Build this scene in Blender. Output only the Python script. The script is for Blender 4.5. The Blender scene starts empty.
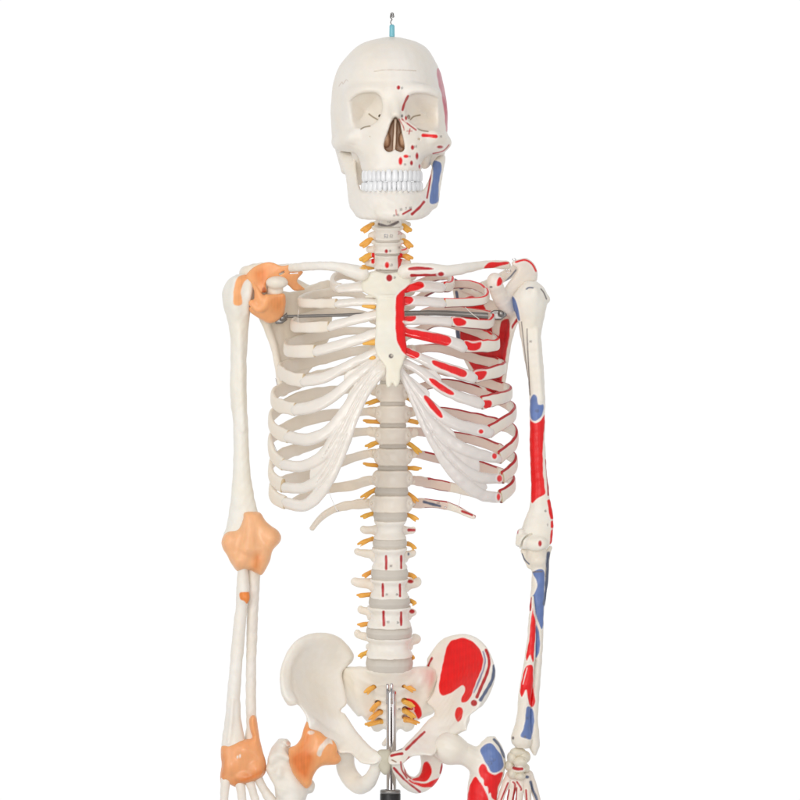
import bpy, math, random
import numpy as np
random.seed(3); np.random.seed(3)
C = bpy.context.scene
MM = 0.00115            # metres per unit of the traced drawing
DC = 4500.0             # camera distance in the same unit
Z0 = 1.254              # height of the lens above the floor

def lin(r, g, b):
    f = lambda c: (c/255/12.92) if c/255 <= .04045 else ((c/255+.055)/1.055)**2.4
    return np.array([f(r), f(g), f(b)], dtype=np.float32)

def to_world(P, dref=None):
    P = np.asarray(P, dtype=np.float64)
    k = 1+(P[:, 2] if dref is None else dref)/DC
    return np.stack([(P[:, 0]-400)*MM*k, P[:, 2]*MM, (400-P[:, 1])*MM*k+Z0], 1)

def to_draw(W):
    d = W[:, 1]/MM; k = 1+d/DC
    return W[:, 0]/MM/k+400, 400-(W[:, 2]-Z0)/MM/k, d

# ------------------------------------------------------------------ materials
def new_mat(name, rough=.42, sss=0.0, noise=.05, bump=.12, bscale=260, metal=0, spec=.5, trans=0, coat=0, sssc=(1, .6, .4), fixed=None):
    m = bpy.data.materials.new(name); m.use_nodes = True
    nt = m.node_tree; N = nt.nodes; L = nt.links
    b = N['Principled BSDF']
    tc = N.new('ShaderNodeTexCoord')
    nz = N.new('ShaderNodeTexNoise'); nz.inputs['Scale'].default_value = 38; nz.inputs['Detail'].default_value = 5
    L.new(tc.outputs['Object'], nz.inputs['Vector'])
    mr = N.new('ShaderNodeMapRange'); mr.inputs['To Min'].default_value = 1-noise*1.6; mr.inputs['To Max'].default_value = 1+noise*.9
    L.new(nz.outputs['Fac'], mr.inputs['Value'])
    mx = N.new('ShaderNodeVectorMath'); mx.operation = 'SCALE'
    if fixed is None:
        at = N.new('ShaderNodeVertexColor'); at.layer_name = 'Paint'; L.new(at.outputs['Color'], mx.inputs[0])
    else:
        mx.inputs[0].default_value = tuple(float(c) for c in fixed)
    L.new(mr.outputs['Result'], mx.inputs['Scale']); L.new(mx.outputs['Vector'], b.inputs['Base Color'])
    b.inputs['Roughness'].default_value = rough; b.inputs['Metallic'].default_value = metal
    b.inputs['Specular IOR Level'].default_value = spec
    b.inputs['Coat Weight'].default_value = coat; b.inputs['Coat Roughness'].default_value = .15
    b.inputs['Transmission Weight'].default_value = trans
    if sss:
        b.inputs['Subsurface Weight'].default_value = sss
        b.inputs['Subsurface Radius'].default_value = sssc
        b.inputs['Subsurface Scale'].default_value = .004
    if bump:
        n2 = N.new('ShaderNodeTexNoise'); n2.inputs['Scale'].default_value = bscale; n2.inputs['Detail'].default_value = 6
        n2.inputs['Roughness'].default_value = .6
        L.new(tc.outputs['Object'], n2.inputs['Vector'])
        bp = N.new('ShaderNodeBump'); bp.inputs['Strength'].default_value = bump; bp.inputs['Distance'].default_value = .0012
        L.new(n2.outputs['Fac'], bp.inputs['Height']); L.new(bp.outputs['Normal'], b.inputs['Normal'])
    if name == 'ligament_rubber':
        mp = N.new('ShaderNodeMapping'); mp.inputs['Scale'].default_value = (1, 1, .22); L.new(tc.outputs['Object'], mp.inputs['Vector']); L.new(mp.outputs['Vector'], n2.inputs['Vector']); L.new(mp.outputs['Vector'], nz.inputs['Vector'])
        nz.inputs['Scale'].default_value = 130
    if name == 'bone_plastic':      # faint yellowing and scuffs of handled plastic
        n3 = N.new('ShaderNodeTexNoise'); n3.inputs['Scale'].default_value = 14; n3.inputs['Detail'].default_value = 7; n3.inputs['Roughness'].default_value = .65; L.new(tc.outputs['Object'], n3.inputs['Vector'])
        cr = N.new('ShaderNodeValToRGB'); cr.color_ramp.elements[0].position = .35; cr.color_ramp.elements[0].color = (1, .965, .90, 1); cr.color_ramp.elements[1].position = .6; cr.color_ramp.elements[1].color = (1, 1, 1, 1)
        L.new(n3.outputs['Fac'], cr.inputs['Fac']); mm = N.new('ShaderNodeVectorMath'); mm.operation = 'MULTIPLY'
        L.new(mx.outputs['Vector'], mm.inputs[0]); L.new(cr.outputs['Color'], mm.inputs[1]); L.new(mm.outputs['Vector'], b.inputs['Base Color'])
        r2 = N.new('ShaderNodeMapRange'); r2.inputs['To Min'].default_value = rough-.1; r2.inputs['To Max'].default_value = rough+.14; L.new(nz.outputs['Fac'], r2.inputs['Value']); L.new(r2.outputs['Result'], b.inputs['Roughness'])
    return m
M_bone = new_mat('bone_plastic', rough=.38, spec=.42, sss=.12, bump=.22, bscale=190, noise=.05)
M_cart = new_mat('cartilage_plastic', rough=.26, sss=.15, noise=.06, bump=.25, bscale=130, coat=.4)
M_lig = new_mat('ligament_rubber', rough=.4, coat=.08, sss=.4, noise=.12, bump=.3, bscale=120, sssc=(1, .45, .2))
M_nerve = new_mat('nerve_rubber', rough=.35, sss=.15, noise=.1, bump=.1)
M_disc = new_mat('disc_rubber', rough=.5, noise=.07, bump=.2)
M_tooth = new_mat('tooth_enamel', rough=.22, noise=.03, bump=.05)
M_chrome = new_mat('chrome_steel', rough=.09, metal=1, noise=.03, bump=0, fixed=(.62, .6, .6))
M_steel = new_mat('dull_steel', rough=.42, metal=1, noise=.1, bump=.05, fixed=(.3, .29, .28))
M_black = new_mat('black_plastic', rough=.4, noise=.1, bump=.1, fixed=(.012, .012, .013))
M_teal = new_mat('teal_sleeve', rough=.3, noise=.05, bump=.05, fixed=lin(120, 190, 205))

BONE = lin(239, 234, 225); BONE2 = lin(240, 232, 220); CREAM = lin(240, 236, 222)
CART = lin(238, 231, 221); CARTR = lin(229, 222, 216)
RED = lin(234, 18, 22); DRED = lin(186, 36, 42); BLUE = lin(104, 128, 184); SLATE = lin(92, 102, 128); PINK = lin(208, 130, 142)
ORANGE = lin(248, 178, 120); DORANGE = lin(236, 142, 70); NERVE = lin(243, 184, 84); GREY = lin(120, 112, 112); WHITE = lin(248, 243, 236)
DISC = lin(207, 200, 189); BROWN = lin(150, 112, 84)

# ------------------------------------------------------------------ objects
root = bpy.data.objects.new('anatomical_skeleton', None); C.collection.objects.link(root)
root.location = (0, 0, 0)
root['label'] = 'hanging off-white anatomical skeleton with red and blue muscle paint and orange joint ligaments'
root['category'] = 'skeleton model'

def link_mesh(name, V, F, mat, parent=root, base=BONE, smooth=True, label=None):
    V = np.asarray(V, dtype=np.float64); c = (V.min(0)+V.max(0))/2
    me = bpy.data.meshes.new(name)
    Fq = np.asarray(F, dtype=np.int32)
    me.vertices.add(len(V)); me.vertices.foreach_set('co', (V-c).astype(np.float32).ravel())
    n = Fq.shape[1]
    me.loops.add(Fq.size); me.loops.foreach_set('vertex_index', Fq.ravel())
    me.polygons.add(len(Fq)); me.polygons.foreach_set('loop_start', np.arange(0, Fq.size, n, dtype=np.int32))
    me.polygons.foreach_set('loop_total', np.full(len(Fq), n, dtype=np.int32))
    me.polygons.foreach_set('use_smooth', np.full(len(Fq), smooth, dtype=bool))
    me.update(calc_edges=True); me.validate()
    me.materials.append(mat)
    at = me.color_attributes.new('Paint', 'FLOAT_COLOR', 'POINT')
    col = np.ones((len(me.vertices), 4), dtype=np.float32); col[:, :3] = base
    at.data.foreach_set('color', col.ravel())
    o = bpy.data.objects.new(name, me); C.collection.objects.link(o)
    if parent is not None:
        o.parent = parent
        po = parent.location if parent is root else parent.location
        w = np.array(parent.get('_w', (0, 0, 0)))
        o.location = tuple(c-w)
    else:
        o.location = tuple(c)
    o['_w'] = tuple(float(x) for x in c)
    if label: o['label'] = label
    return o

def seg2(X, Y, a, b):
    ax, ay, bx, by = a[0], a[1], b[0], b[1]
    vx, vy = bx-ax, by-ay; l = vx*vx+vy*vy+1e-9
    t = np.clip(((X-ax)*vx+(Y-ay)*vy)/l, 0, 1)
    return np.hypot(X-ax-t*vx, Y-ay-t*vy), t

def spline(P, n=6, closed=False):
    P = np.asarray(P, dtype=np.float64); m = len(P)
    if m < 3 and not closed: 
        return np.array([P[0]+(P[-1]-P[0])*t for t in np.linspace(0, 1, n+1)])
    out = []
    for i in range(m if closed else m-1):
        if closed: p0, p1, p2, p3 = P[(i-1) % m], P[i], P[(i+1) % m], P[(i+2) % m]
        else: p0, p1, p2, p3 = P[max(i-1, 0)], P[i], P[i+1], P[min(i+2, m-1)]
        for t in np.arange(n)/n:
            out.append(.5*((2*p1)+(-p0+p2)*t+(2*p0-5*p1+4*p2-p3)*t*t+(-p0+3*p1-3*p2+p3)*t**3))
    if not closed: out.append(P[-1])
    return np.array(out)

def sdpoly(P, X, Y):
    P = np.asarray(P, dtype=np.float64)
    d = np.full(X.shape, 1e9); s = np.ones(X.shape)
    n = len(P)
    for i in range(n):
        a = P[i]; b = P[i-1]
        ex, ey = b[0]-a[0], b[1]-a[1]
        wx, wy = X-a[0], Y-a[1]
        t = np.clip((wx*ex+wy*ey)/(ex*ex+ey*ey+1e-12), 0, 1)
        d = np.minimum(d, (wx-ex*t)**2+(wy-ey*t)**2)
        c1 = Y >= a[1]; c2 = Y < b[1]; c3 = ex*wy > ey*wx
        fl = (c1 & c2 & c3) | (~c1 & ~c2 & ~c3)
        s = np.where(fl, -s, s)
    return s*np.sqrt(d)

def paint(o, items, back=False):
    """items: ('poly', pts, colour) / ('line', pts, width, colour) / ('dot', (x,y), (rx,ry), colour); all on the surface facing the front"""
    me = o.data; n = len(me.vertices); items = list(items)
    co = np.empty(n*3, dtype=np.float32); me.vertices.foreach_get('co', co); co = co.reshape(-1, 3)+np.array(o['_w'])
    nr = np.empty(n*3, dtype=np.float32); me.vertex_normals.foreach_get('vector', nr); nr = nr.reshape(-1, 3)
    X, Y, D = to_draw(co)
    at = me.color_attributes['Paint']; col = np.empty(n*4, dtype=np.float32); at.data.foreach_get('color', col); col = col.reshape(-1, 4)
    front = (nr[:, 1] < .12)
    for it in items:
        kind, pts, c = it[0], np.asarray(it[1], dtype=np.float64), it[-1]
        halo = True
        if kind == 'dot':
            mg = max(it[2])+3; sel = front & (abs(X-pts[0]) < mg) & (abs(Y-pts[1]) < mg)
            if not sel.any(): continue
            rx, ry = it[2]
            k = np.hypot((X[sel]-pts[0])/rx, (Y[sel]-pts[1])/ry); sd = (k-1)*min(rx, ry)
        else:
            mg = 4+(it[2] if kind == 'line' else 0)
            sel = front & (X > pts[:, 0].min()-mg) & (X < pts[:, 0].max()+mg) & (Y > pts[:, 1].min()-mg) & (Y < pts[:, 1].max()+mg)
            if not sel.any(): continue
            if kind in ('poly', 'soft'): sd = sdpoly(spline(pts, 5, True), X[sel], Y[sel])
            else:
                q = spline(pts, 5) if len(pts) > 2 else pts
                sd = np.full(sel.sum(), 99.)
                for a, b in zip(q[:-1], q[1:]): sd = np.minimum(sd, seg2(X[sel], Y[sel], a, b)[0])
                sd -= it[2]/2
                halo = it[2] > 1.4 and c is not GREY
        if kind == 'poly' or (kind == 'line' and it[2] > 2): sd = sd+.13*(np.sin(X[sel]*.52+Y[sel]*.31)+np.sin(Y[sel]*.61-X[sel]*.37+1))       # hand-painted edge
        if kind != 'soft' and halo and (c is RED or c is DRED or c is BLUE):
            ah = np.clip((1.9-sd)/1.0, 0, 1)[:, None]*.7
            col[sel, :3] = col[sel, :3]*(1-ah)+WHITE*ah
        al = np.clip(.5-sd/.9, 0, 1)[:, None]
        if kind == 'soft': al = (np.clip(.5-sd/9, 0, 1)**1.5)[:, None]
        bv = (1+.05*np.sin(X[sel]*.5+Y[sel]*.23)*np.sin(Y[sel]*.41-X[sel]*.3+1)+.03*np.sin(X[sel]*2.1))[:, None]
        col[sel, :3] = col[sel, :3]*(1-al)+c*bv*al
    at.data.foreach_set('color', col.ravel())

def mark(x, y, s=1.0, c=GREY):      # a small printed number beside a painted patch, too small to read
    G = {'1': [[(0, -1), (0, 1)]], '2': [[(-.4, -1), (.4, -.8), (.3, 0), (-.4, 1), (.5, 1)]], '3': [[(-.4, -1), (.4, -.6), (0, 0), (.4, .5), (-.4, 1)]], '4': [[(.3, 1), (.3, -1), (-.4, .3), (.5, .3)]], '7': [[(-.4, -1), (.4, -1), (0, 1)]], '5': [[(.4, -1), (-.4, -1), (-.3, 0), (.4, .4), (-.4, 1)]], '0': [[(-.4, 0), (0, -1), (.4, 0), (0, 1), (-.4, 0)]]}
    t = random.choice(['12', '14', '23', '7', '35', '40', '52']); out = []
    for i, g in enumerate(t):
        ox = x+(i-(len(t)-1)/2)*1.5*s
        for st in G[g]: out.append(('line', [(ox+p*s, y+q*s) for p, q in st], .45, c))
    return out

# ------------------------------------------------------------------ solid modelling on a grid
RNG = np.random.default_rng(11)
class Vol:
    def __init__(s, lo, hi, h=.8):
        s.h = h; s.lo = np.array(lo, float)
        n = [int(math.ceil((hi[i]-lo[i])/h))+1 for i in range(3)]
        s.ax = [lo[i]+np.arange(n[i])*h for i in range(3)]       # x, y, d
        s.F = np.full(n, 9., dtype=np.float32)
    def box(s, lo, hi, m):
        sl = []
        for i in range(3):
            a = np.searchsorted(s.ax[i], lo[i]-m); b = np.searchsorted(s.ax[i], hi[i]+m)
            if b <= a: return None
            sl.append(slice(a, b))
        return tuple(sl)
    def grid(s, sl):
        return (s.ax[0][sl[0]][:, None, None].astype(np.float32), s.ax[1][sl[1]][None, :, None].astype(np.float32), s.ax[2][sl[2]][None, None, :].astype(np.float32))
    def put(s, sl, f, k, op):
        A = s.F[sl]; f = f.astype(np.float32)
        if op == 'sub':
            f = -f
            if k <= 0: s.F[sl] = np.maximum(A, f)
            else:
                h = np.clip(.5-.5*(f-A)/k, 0, 1); s.F[sl] = f*(1-h)+A*h+k*h*(1-h)
        else:
            if k <= 0: s.F[sl] = np.minimum(A, f)
            else:
                h = np.clip(.5+.5*(f-A)/k, 0, 1); s.F[sl] = f*(1-h)+A*h-k*h*(1-h)
    def ell(s, c, r, k=2, op='add', rot=0):
        m = k+3; R = max(r) if rot else None
        lo = [c[i]-(R or r[i]) for i in range(3)]; hi = [c[i]+(R or r[i]) for i in range(3)]
        sl = s.box(lo, hi, m)
        if sl is None: return
        X, Y, D = s.grid(sl); X = X-c[0]; Y = Y-c[1]; D = D-c[2]
        if rot:
            a = math.radians(rot); X, Y = X*math.cos(a)+Y*math.sin(a), -X*math.sin(a)+Y*math.cos(a)
        k0 = np.sqrt((X/r[0])**2+(Y/r[1])**2+(D/r[2])**2)
        k1 = np.sqrt((X/r[0]**2)**2+(Y/r[1]**2)**2+(D/r[2]**2)**2)+1e-6
        s.put(sl, k0*(k0-1)/k1, k, op)
    def caps(s, P, k=2, op='add', sq=1.0, n=5):
        P = np.asarray(P, float)
        Q = spline(P, n) if len(P) > 2 else P
        lo = (Q[:, :3]-Q[:, 3:4]*max(1, sq)).min(0); hi = (Q[:, :3]+Q[:, 3:4]*max(1, sq)).max(0)
        sl = s.box(lo, hi, k+3)
        if sl is None: return
        X, Y, D = s.grid(sl)
        best = np.full((X.shape[0], Y.shape[1], D.shape[2]), 20., dtype=np.float32)
        base = [sl[i].start for i in range(3)]
        for a, b in zip(Q[:-1], Q[1:]):
            r = max(a[3], b[3])*max(1, sq)
            l2 = np.minimum(a[:3], b[:3])-r; h2 = np.maximum(a[:3], b[:3])+r
            s2 = s.box(l2, h2, k+3)
            if s2 is None: continue
            s2 = tuple(slice(max(s2[i].start, sl[i].start), min(s2[i].stop, sl[i].stop)) for i in range(3))
            if any(q.stop <= q.start for q in s2): continue
            x, y, d = s.grid(s2)
            ab = b[:3]-a[:3]; w = np.array([1, 1, 1/sq]); abw = ab*w
            px, py, pd = (x-a[0]), (y-a[1]), (d-a[2])/sq
            t = np.clip((px*abw[0]+py*abw[1]+pd*abw[2])/(abw@abw+1e-9), 0, 1)
            f = np.sqrt((px-t*abw[0])**2+(py-t*abw[1])**2+(pd-t*abw[2])**2)-(a[3]+(b[3]-a[3])*t)
            loc = tuple(slice(s2[i].start-base[i], s2[i].stop-base[i]) for i in range(3))
            best[loc] = np.minimum(best[loc], f)
        s.put(sl, best, k, op)
    def slab(s, d2f, y0f, t=5., r=None, k=2, op='add', bb=None, dome=0.):
        """d2f(X,Y) signed outline distance, y0f(X,Y) depth of the middle; half thickness t"""
        X2 = s.ax[0][:, None]; Y2 = s.ax[1][None, :]
        X2, Y2 = np.broadcast_arrays(X2, Y2)
        d2 = d2f(X2, Y2); y0 = y0f(X2, Y2) if callable(y0f) else np.full(X2.shape, float(y0f))
        gx, gy = np.gradient(y0, s.h); g = np.sqrt(1+np.minimum(gx**2+gy**2, 9))
        T = t(X2, Y2) if callable(t) else np.full(X2.shape, float(t))
        if dome: T = T*(1-dome)+T*dome*np.sqrt(np.clip(1-(1-np.clip(-d2/(dome*14+4), 0, 1))**2, 0, 1))
        if r is None: r = float(np.min(T))*.7
        D = s.ax[2][None, None, :]
        fd = np.abs(D-y0[:, :, None])/g[:, :, None]-T[:, :, None]
        q0 = (d2+r)[:, :, None]; q1 = fd+r
        f = np.sqrt(np.maximum(q0, 0)**2+np.maximum(q1, 0)**2)+np.minimum(np.maximum(q0, q1), 0)-r
        s.put((slice(None),)*3, f, k, op)
    def loft(s, rows, k=2, op='add', e=2.0, sm=3, tilt=0., df=0.):
        R = np.asarray(rows, float); ya = s.ax[1]
        m = [np.interp(ya, R[:, 0], R[:, i]) for i in range(1, 5)]
        w = max(1, int(sm/s.h)); ker = np.hanning(2*w+3)[1:-1]; ker /= ker.sum()
        m = [np.convolve(np.pad(a, w, mode='edge'), ker, 'valid') for a in m]
        sl = s.box((R[:, 1].min(), R[0, 0], R[:, 3].min()), (R[:, 2].max(), R[-1, 0], R[:, 4].max()), k+3)
        X, Y, D = s.grid(sl); ys = slice(sl[1].start, sl[1].stop)
        g = lambda a: a[ys][None, :, None]
        if tilt:
            Y = Y+tilt*np.clip(D-df, 0, 26)
            g = lambda a: np.interp(Y, ya, a)
        cx, hw, cd, hd = g((m[0]+m[1])/2), g(np.maximum((m[1]-m[0])/2, .3)), g((m[2]+m[3])/2), g(np.maximum((m[3]-m[2])/2, .3))
        kk = (np.abs((X-cx)/hw)**e+np.abs((D-cd)/hd)**e)**(1/e)
        f = (kk-1)*np.minimum(hw, hd)
        f = np.maximum(f, np.maximum(R[0, 0]-Y, Y-R[-1, 0]))
        s.put(sl, f, k, op)
    def mesh(s, name, mat, parent=root, base=BONE, dref=0., label=None, rough=.07):
        F = s.F.copy()
        near = np.abs(F) < 3
        if rough and near.any():
            I, J, K = np.nonzero(near); X, Y, D = s.ax[0][I], s.ax[1][J], s.ax[2][K]; a = np.zeros(len(I))
            for q in range(9):
                v = RNG.normal(size=3); v /= np.linalg.norm(v); v *= 2*np.pi/RNG.uniform(5, 22); a += np.sin(X*v[0]+Y*v[1]+D*v[2]+RNG.uniform(0, 6.28))
            F[near] += (a*rough).astype(np.float32)
        for ax in range(3):
            i0 = [slice(None)]*3; i0[ax] = 0; i1 = [slice(None)]*3; i1[ax] = -1
            F[tuple(i0)] = np.maximum(F[tuple(i0)], .5); F[tuple(i1)] = np.maximum(F[tuple(i1)], .5)
        ins = F < 0
        c = np.zeros(tuple(np.array(F.shape)-1), dtype=np.int8)
        for i in (0, 1):
            for j in (0, 1):
                for k in (0, 1):
                    c += ins[i:F.shape[0]-1+i, j:F.shape[1]-1+j, k:F.shape[2]-1+k]
        act = (c > 0) & (c < 8); I, J, K = np.nonzero(act); n = len(I)
        ids = np.full(c.shape, -1, dtype=np.int32); ids[act] = np.arange(n)
        pos = np.zeros((n, 3)); cnt = np.zeros(n)
        cor = [(i, j, k) for i in (0, 1) for j in (0, 1) for k in (0, 1)]
        val = {q: F[I+q[0], J+q[1], K+q[2]] for q in cor}
        for a in cor:
            for ax in range(3):
                if a[ax]: continue
                b = list(a); b[ax] = 1; b = tuple(b)
                fa, fb = val[a], val[b]; cr = (fa < 0) != (fb < 0)
                t = np.where(cr, fa/np.where(cr, fa-fb, 1), 0)
                for m in range(3): pos[:, m] += np.where(cr, a[m]+(t if m == ax else 0), 0)
                cnt += cr
        pos /= cnt[:, None]; pos += np.stack([I, J, K], 1)
        P = pos*s.h+s.lo
        faces = []
        for ax in range(3):
            u, v = (ax+1) % 3, (ax+2) % 3
            A = [slice(None)]*3; B = [slice(None)]*3
            A[ax] = slice(0, -1); B[ax] = slice(1, None)
            df = ins[tuple(A)] != ins[tuple(B)]
            df = df.copy()
            for w in (u, v):
                z = [slice(None)]*3; z[w] = 0; df[tuple(z)] = False
                z[w] = -1; df[tuple(z)] = False
            G = np.stack(np.nonzero(df), 1)
            if not len(G): continue
            inA = ins[G[:, 0], G[:, 1], G[:, 2]]
            def cell(du, dv):
                g = G.copy(); g[:, u] -= du; g[:, v] -= dv
                return ids[g[:, 0], g[:, 1], g[:, 2]]
            q = np.stack([cell(1, 1), cell(0, 1), cell(0, 0), cell(1, 0)], 1)
            q[~inA] = q[~inA][:, ::-1]
            faces.append(q)
        Q = np.concatenate(faces)
        W = to_world(P, dref)
        # orientation check by signed volume
        a, b2, c2 = W[Q[:, 0]], W[Q[:, 1]], W[Q[:, 2]]; d2 = W[Q[:, 3]]
        ctr = W.mean(0); a, b2, c2, d2 = a-ctr, b2-ctr, c2-ctr, d2-ctr
        vol = (np.einsum('ij,ij->i', a, np.cross(b2, c2))+np.einsum('ij,ij->i', a, np.cross(c2, d2))).sum()
        if vol < 0: Q = Q[:, ::-1]
        return link_mesh(name, W, Q, mat, parent, base, label=label)

def tps(pts, lo=None, hi=None):
    P = np.asarray(pts, float); X, Y, Z = P[:, 0]/50, P[:, 1]/50, P[:, 2]
    U = lambda r2: .5*r2*np.log(r2+1e-9)
    n = len(P); K = U((X[:, None]-X)**2+(Y[:, None]-Y)**2)+np.eye(n)*.02
    A = np.zeros((n+3, n+3)); A[:n, :n] = K; A[:n, n] = 1; A[:n, n+1] = X; A[:n, n+2] = Y; A[n:, :n] = A[:n, n:].T
    w = np.linalg.solve(A, np.concatenate([Z, [0, 0, 0]]))
    lo = Z.min()-12 if lo is None else lo; hi = Z.max()+12 if hi is None else hi
    def f(x, y):
        x = x/50; y = y/50; r = w[n]+w[n+1]*x+w[n+2]*y
        for i in range(n): r = r+w[i]*U((x-X[i])**2+(y-Y[i])**2)
        return np.clip(r, lo, hi)
    return f

def poly(pts, sm=True):
    Q = spline(pts, 4, True) if sm else np.asarray(pts, float)
    return lambda X, Y: sdpoly(Q, X, Y)

def strokes(L, extra=None):
    """2D distance to the union of tapered strokes [(x,y,halfwidth),...]"""
    def f(X, Y):
        d = np.full(X.shape, 99.)
        for S in L:
            Q = spline(S, 6) if len(S) > 2 else np.asarray(S, float)
            for a, b in zip(Q[:-1], Q[1:]):
                dd, t = seg2(X, Y, a, b); d = np.minimum(d, dd-(a[2]+(b[2]-a[2])*t))
        if extra is not None:
            for e in extra: d = np.minimum(d, np.maximum(sdpoly(spline(e, 4, True), X, Y), -4.0))
        return d
    return f

def band(name, P, hh, th=2.6, mat=M_bone, base=BONE, axis=(392, 10), colf=None, parent=root, e=3.2, label=None, step=1.0, M=36, up=None):
    """a rib: flat bar swept along a 3D path, wide side facing away from the trunk's axis"""
    P = np.asarray(P, float); Q = spline(P, 14)
    L = np.concatenate([[0], np.cumsum(np.linalg.norm(np.diff(Q, axis=0), axis=1))])
    n = max(6, int(L[-1]/step)); s = np.linspace(0, L[-1], n)
    Q = np.stack([np.interp(s, L, Q[:, i]) for i in range(3)], 1); u = s/L[-1]
    kw = 12 if n > 60 else 3; ker = np.hanning(2*kw+3)[1:-1]; ker /= ker.sum()
    Qs = np.stack([np.convolve(np.pad(Q[:, i], kw, mode='reflect', reflect_type='odd'), ker, 'valid') for i in range(3)], 1); Q = Qs
    T = np.gradient(Q, axis=0); T /= np.linalg.norm(T, axis=1)[:, None]
    N = np.stack([Q[:, 0]-axis[0], np.zeros(n), Q[:, 2]-axis[1]], 1)
    if up is not None: N = np.tile(np.array(up, float), (n, 1))
    N -= (N*T).sum(1)[:, None]*T; N /= np.linalg.norm(N, axis=1)[:, None]+1e-9
    H = np.cross(T, N); H *= np.sign(-H[:, 1:2]+1e-9)          # H points up the drawing
    hx = np.asarray(hh, float); hv = np.interp(u, np.linspace(0, 1, len(hx)), hx)
    thx = np.atleast_1d(np.asarray(th, float)); tv = np.interp(u, np.linspace(0, 1, len(thx)), thx)
    endc = np.minimum(s, L[-1]-s); sc = np.clip(endc/2.0, 0, 1); sc = .55+.45*np.sqrt(1-(1-sc)**2)
    pf = np.linspace(0, 2*np.pi, 1441)
    cf, sf = np.cos(pf), np.sin(pf); cf = np.sign(cf)*abs(cf)**(2/e); sf = np.sign(sf)*abs(sf)**(2/e)
    Lf = np.concatenate([[0], np.cumsum(np.hypot(np.diff(cf)*tv.mean(), np.diff(sf)*hv.mean()))])
    pq = np.linspace(0, Lf[-1], M+1)[:-1]; ca, sa = np.interp(pq, Lf, cf), np.interp(pq, Lf, sf)
    nz = 1+.05*np.interp(s, np.arange(0, L[-1]+14, 7), np.random.randn(len(np.arange(0, L[-1]+14, 7))))
    V = Q[:, None, :]+N[:, None, :]*(tv*sc)[:, None, None]*ca[None, :, None]+H[:, None, :]*(hv*sc*nz)[:, None, None]*sa[None, :, None]
    W = to_world(V.reshape(-1, 3))
    i = np.arange(n-1)[:, None]*M; j = np.arange(M)[None, :]; j2 = (j+1) % M
    F = np.stack([i+j, i+j2, i+M+j2, i+M+j], -1).reshape(-1, 4)
    c0 = len(W); W = np.concatenate([W, to_world(Q[[0, -1]])])
    jj = np.arange(M); jn = (jj+1) % M
    cap0 = np.stack([jj*0+c0, jn, jj, jj*0+c0], 1); cap1 = np.stack([jj*0+c0+1, (n-1)*M+jj, (n-1)*M+jn, jj*0+c0+1], 1)
    a, b, c = W[F[:, 0]], W[F[:, 1]], W[F[:, 2]]; nn = np.cross(b-a, c-a); out = a-np.repeat(to_world(Q)[:-1], M, 0)
    if (nn*out).sum() < 0: F = F[:, ::-1]; cap0 = cap0[:, ::-1]; cap1 = cap1[:, ::-1]
    # caps as tiny quads: split each end into triangles collapsed from quads
    m = link_mesh_mixed(name, W, F, [cap0[:, :3] if cap0[0, 0] == c0 else cap0[:, :3], cap1[:, :3]], mat, parent, base, label)
    if colf is not None:
        col = np.ones((len(W), 4), dtype=np.float32); col[:, :3] = base
        hc = np.tile(sa, n); oc = np.tile(ca, n); uu = np.repeat(u, M)
        colf(col[:n*M], uu, hc, oc)
        m.data.color_attributes['Paint'].data.foreach_set('color', col.ravel())
    return m

def link_mesh_mixed(name, W, F, tris, mat, parent, base, label):
    c = (W.min(0)+W.max(0))/2
    me = bpy.data.meshes.new(name)
    fl = [tuple(q) for q in F.tolist()]
    for t in tris:
        for q in t.tolist():
            if len(set(q)) == 3: fl.append(tuple(q))
    me.from_pydata((W-c).tolist(), [], fl)
    me.polygons.foreach_set('use_smooth', [True]*len(me.polygons)); me.update()
    me.materials.append(mat)
    at = me.color_attributes.new('Paint', 'FLOAT_COLOR', 'POINT')
    col = np.ones((len(W), 4), dtype=np.float32); col[:, :3] = base; at.data.foreach_set('color', col.ravel())
    o = bpy.data.objects.new(name, me); C.collection.objects.link(o); o.parent = parent
    w = np.array(parent.get('_w', (0, 0, 0))) if parent is not None else np.zeros(3)
    o.location = tuple(c-w); o['_w'] = tuple(float(x) for x in c)
    if label: o['label'] = label
    return o

def tube(name, P, r, mat, parent=root, base=BONE, label=None, M=14):
    return band(name, P, [r] if np.isscalar(r) else r, [r] if np.isscalar(r) else r, mat=mat, base=base, parent=parent, e=2.0, label=label, up=(0.02, .03, -1), step=.8, M=M)

# ================================================================== SKULL
S = Vol((320, 28, -100), (460, 182, 106), .9)
S.loft([(33.5, 386, 398, -4, 14), (35.5, 373, 409.5, -24, 38), (38, 364.5, 417.5, -36, 50), (42, 357, 425, -46, 62), (46.5, 351.5, 429.5, -52, 70), (53, 345.5, 433.5, -59, 80), (61, 339, 438, -65, 88), (70, 334.8, 441.5, -69, 94),
        (80, 332, 444, -72, 97), (95, 330.3, 447, -72, 98), (110, 329.6, 448.3, -69, 96), (125, 330.3, 448.2, -58, 90), (137, 331.2, 447.6, -38, 84), (145, 334.5, 444.5, -26, 78), (155, 345, 434, -16, 66), (168, 362, 418, 2, 50)], k=1, e=2.3, sm=4)
face = [(347, 90), (343, 104), (341, 119), (337, 131), (334.5, 139), (337, 146), (346, 150.5), (355, 152.5), (360, 160), (363, 171), (372, 174), (392, 175), (412, 174), (420, 171),
        (420, 163), (424.5, 157), (432, 154), (441, 152.5), (446.5, 148), (448, 139), (447, 128), (446.5, 112), (443, 94), (420, 86), (394, 84), (370, 86)]
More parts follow.
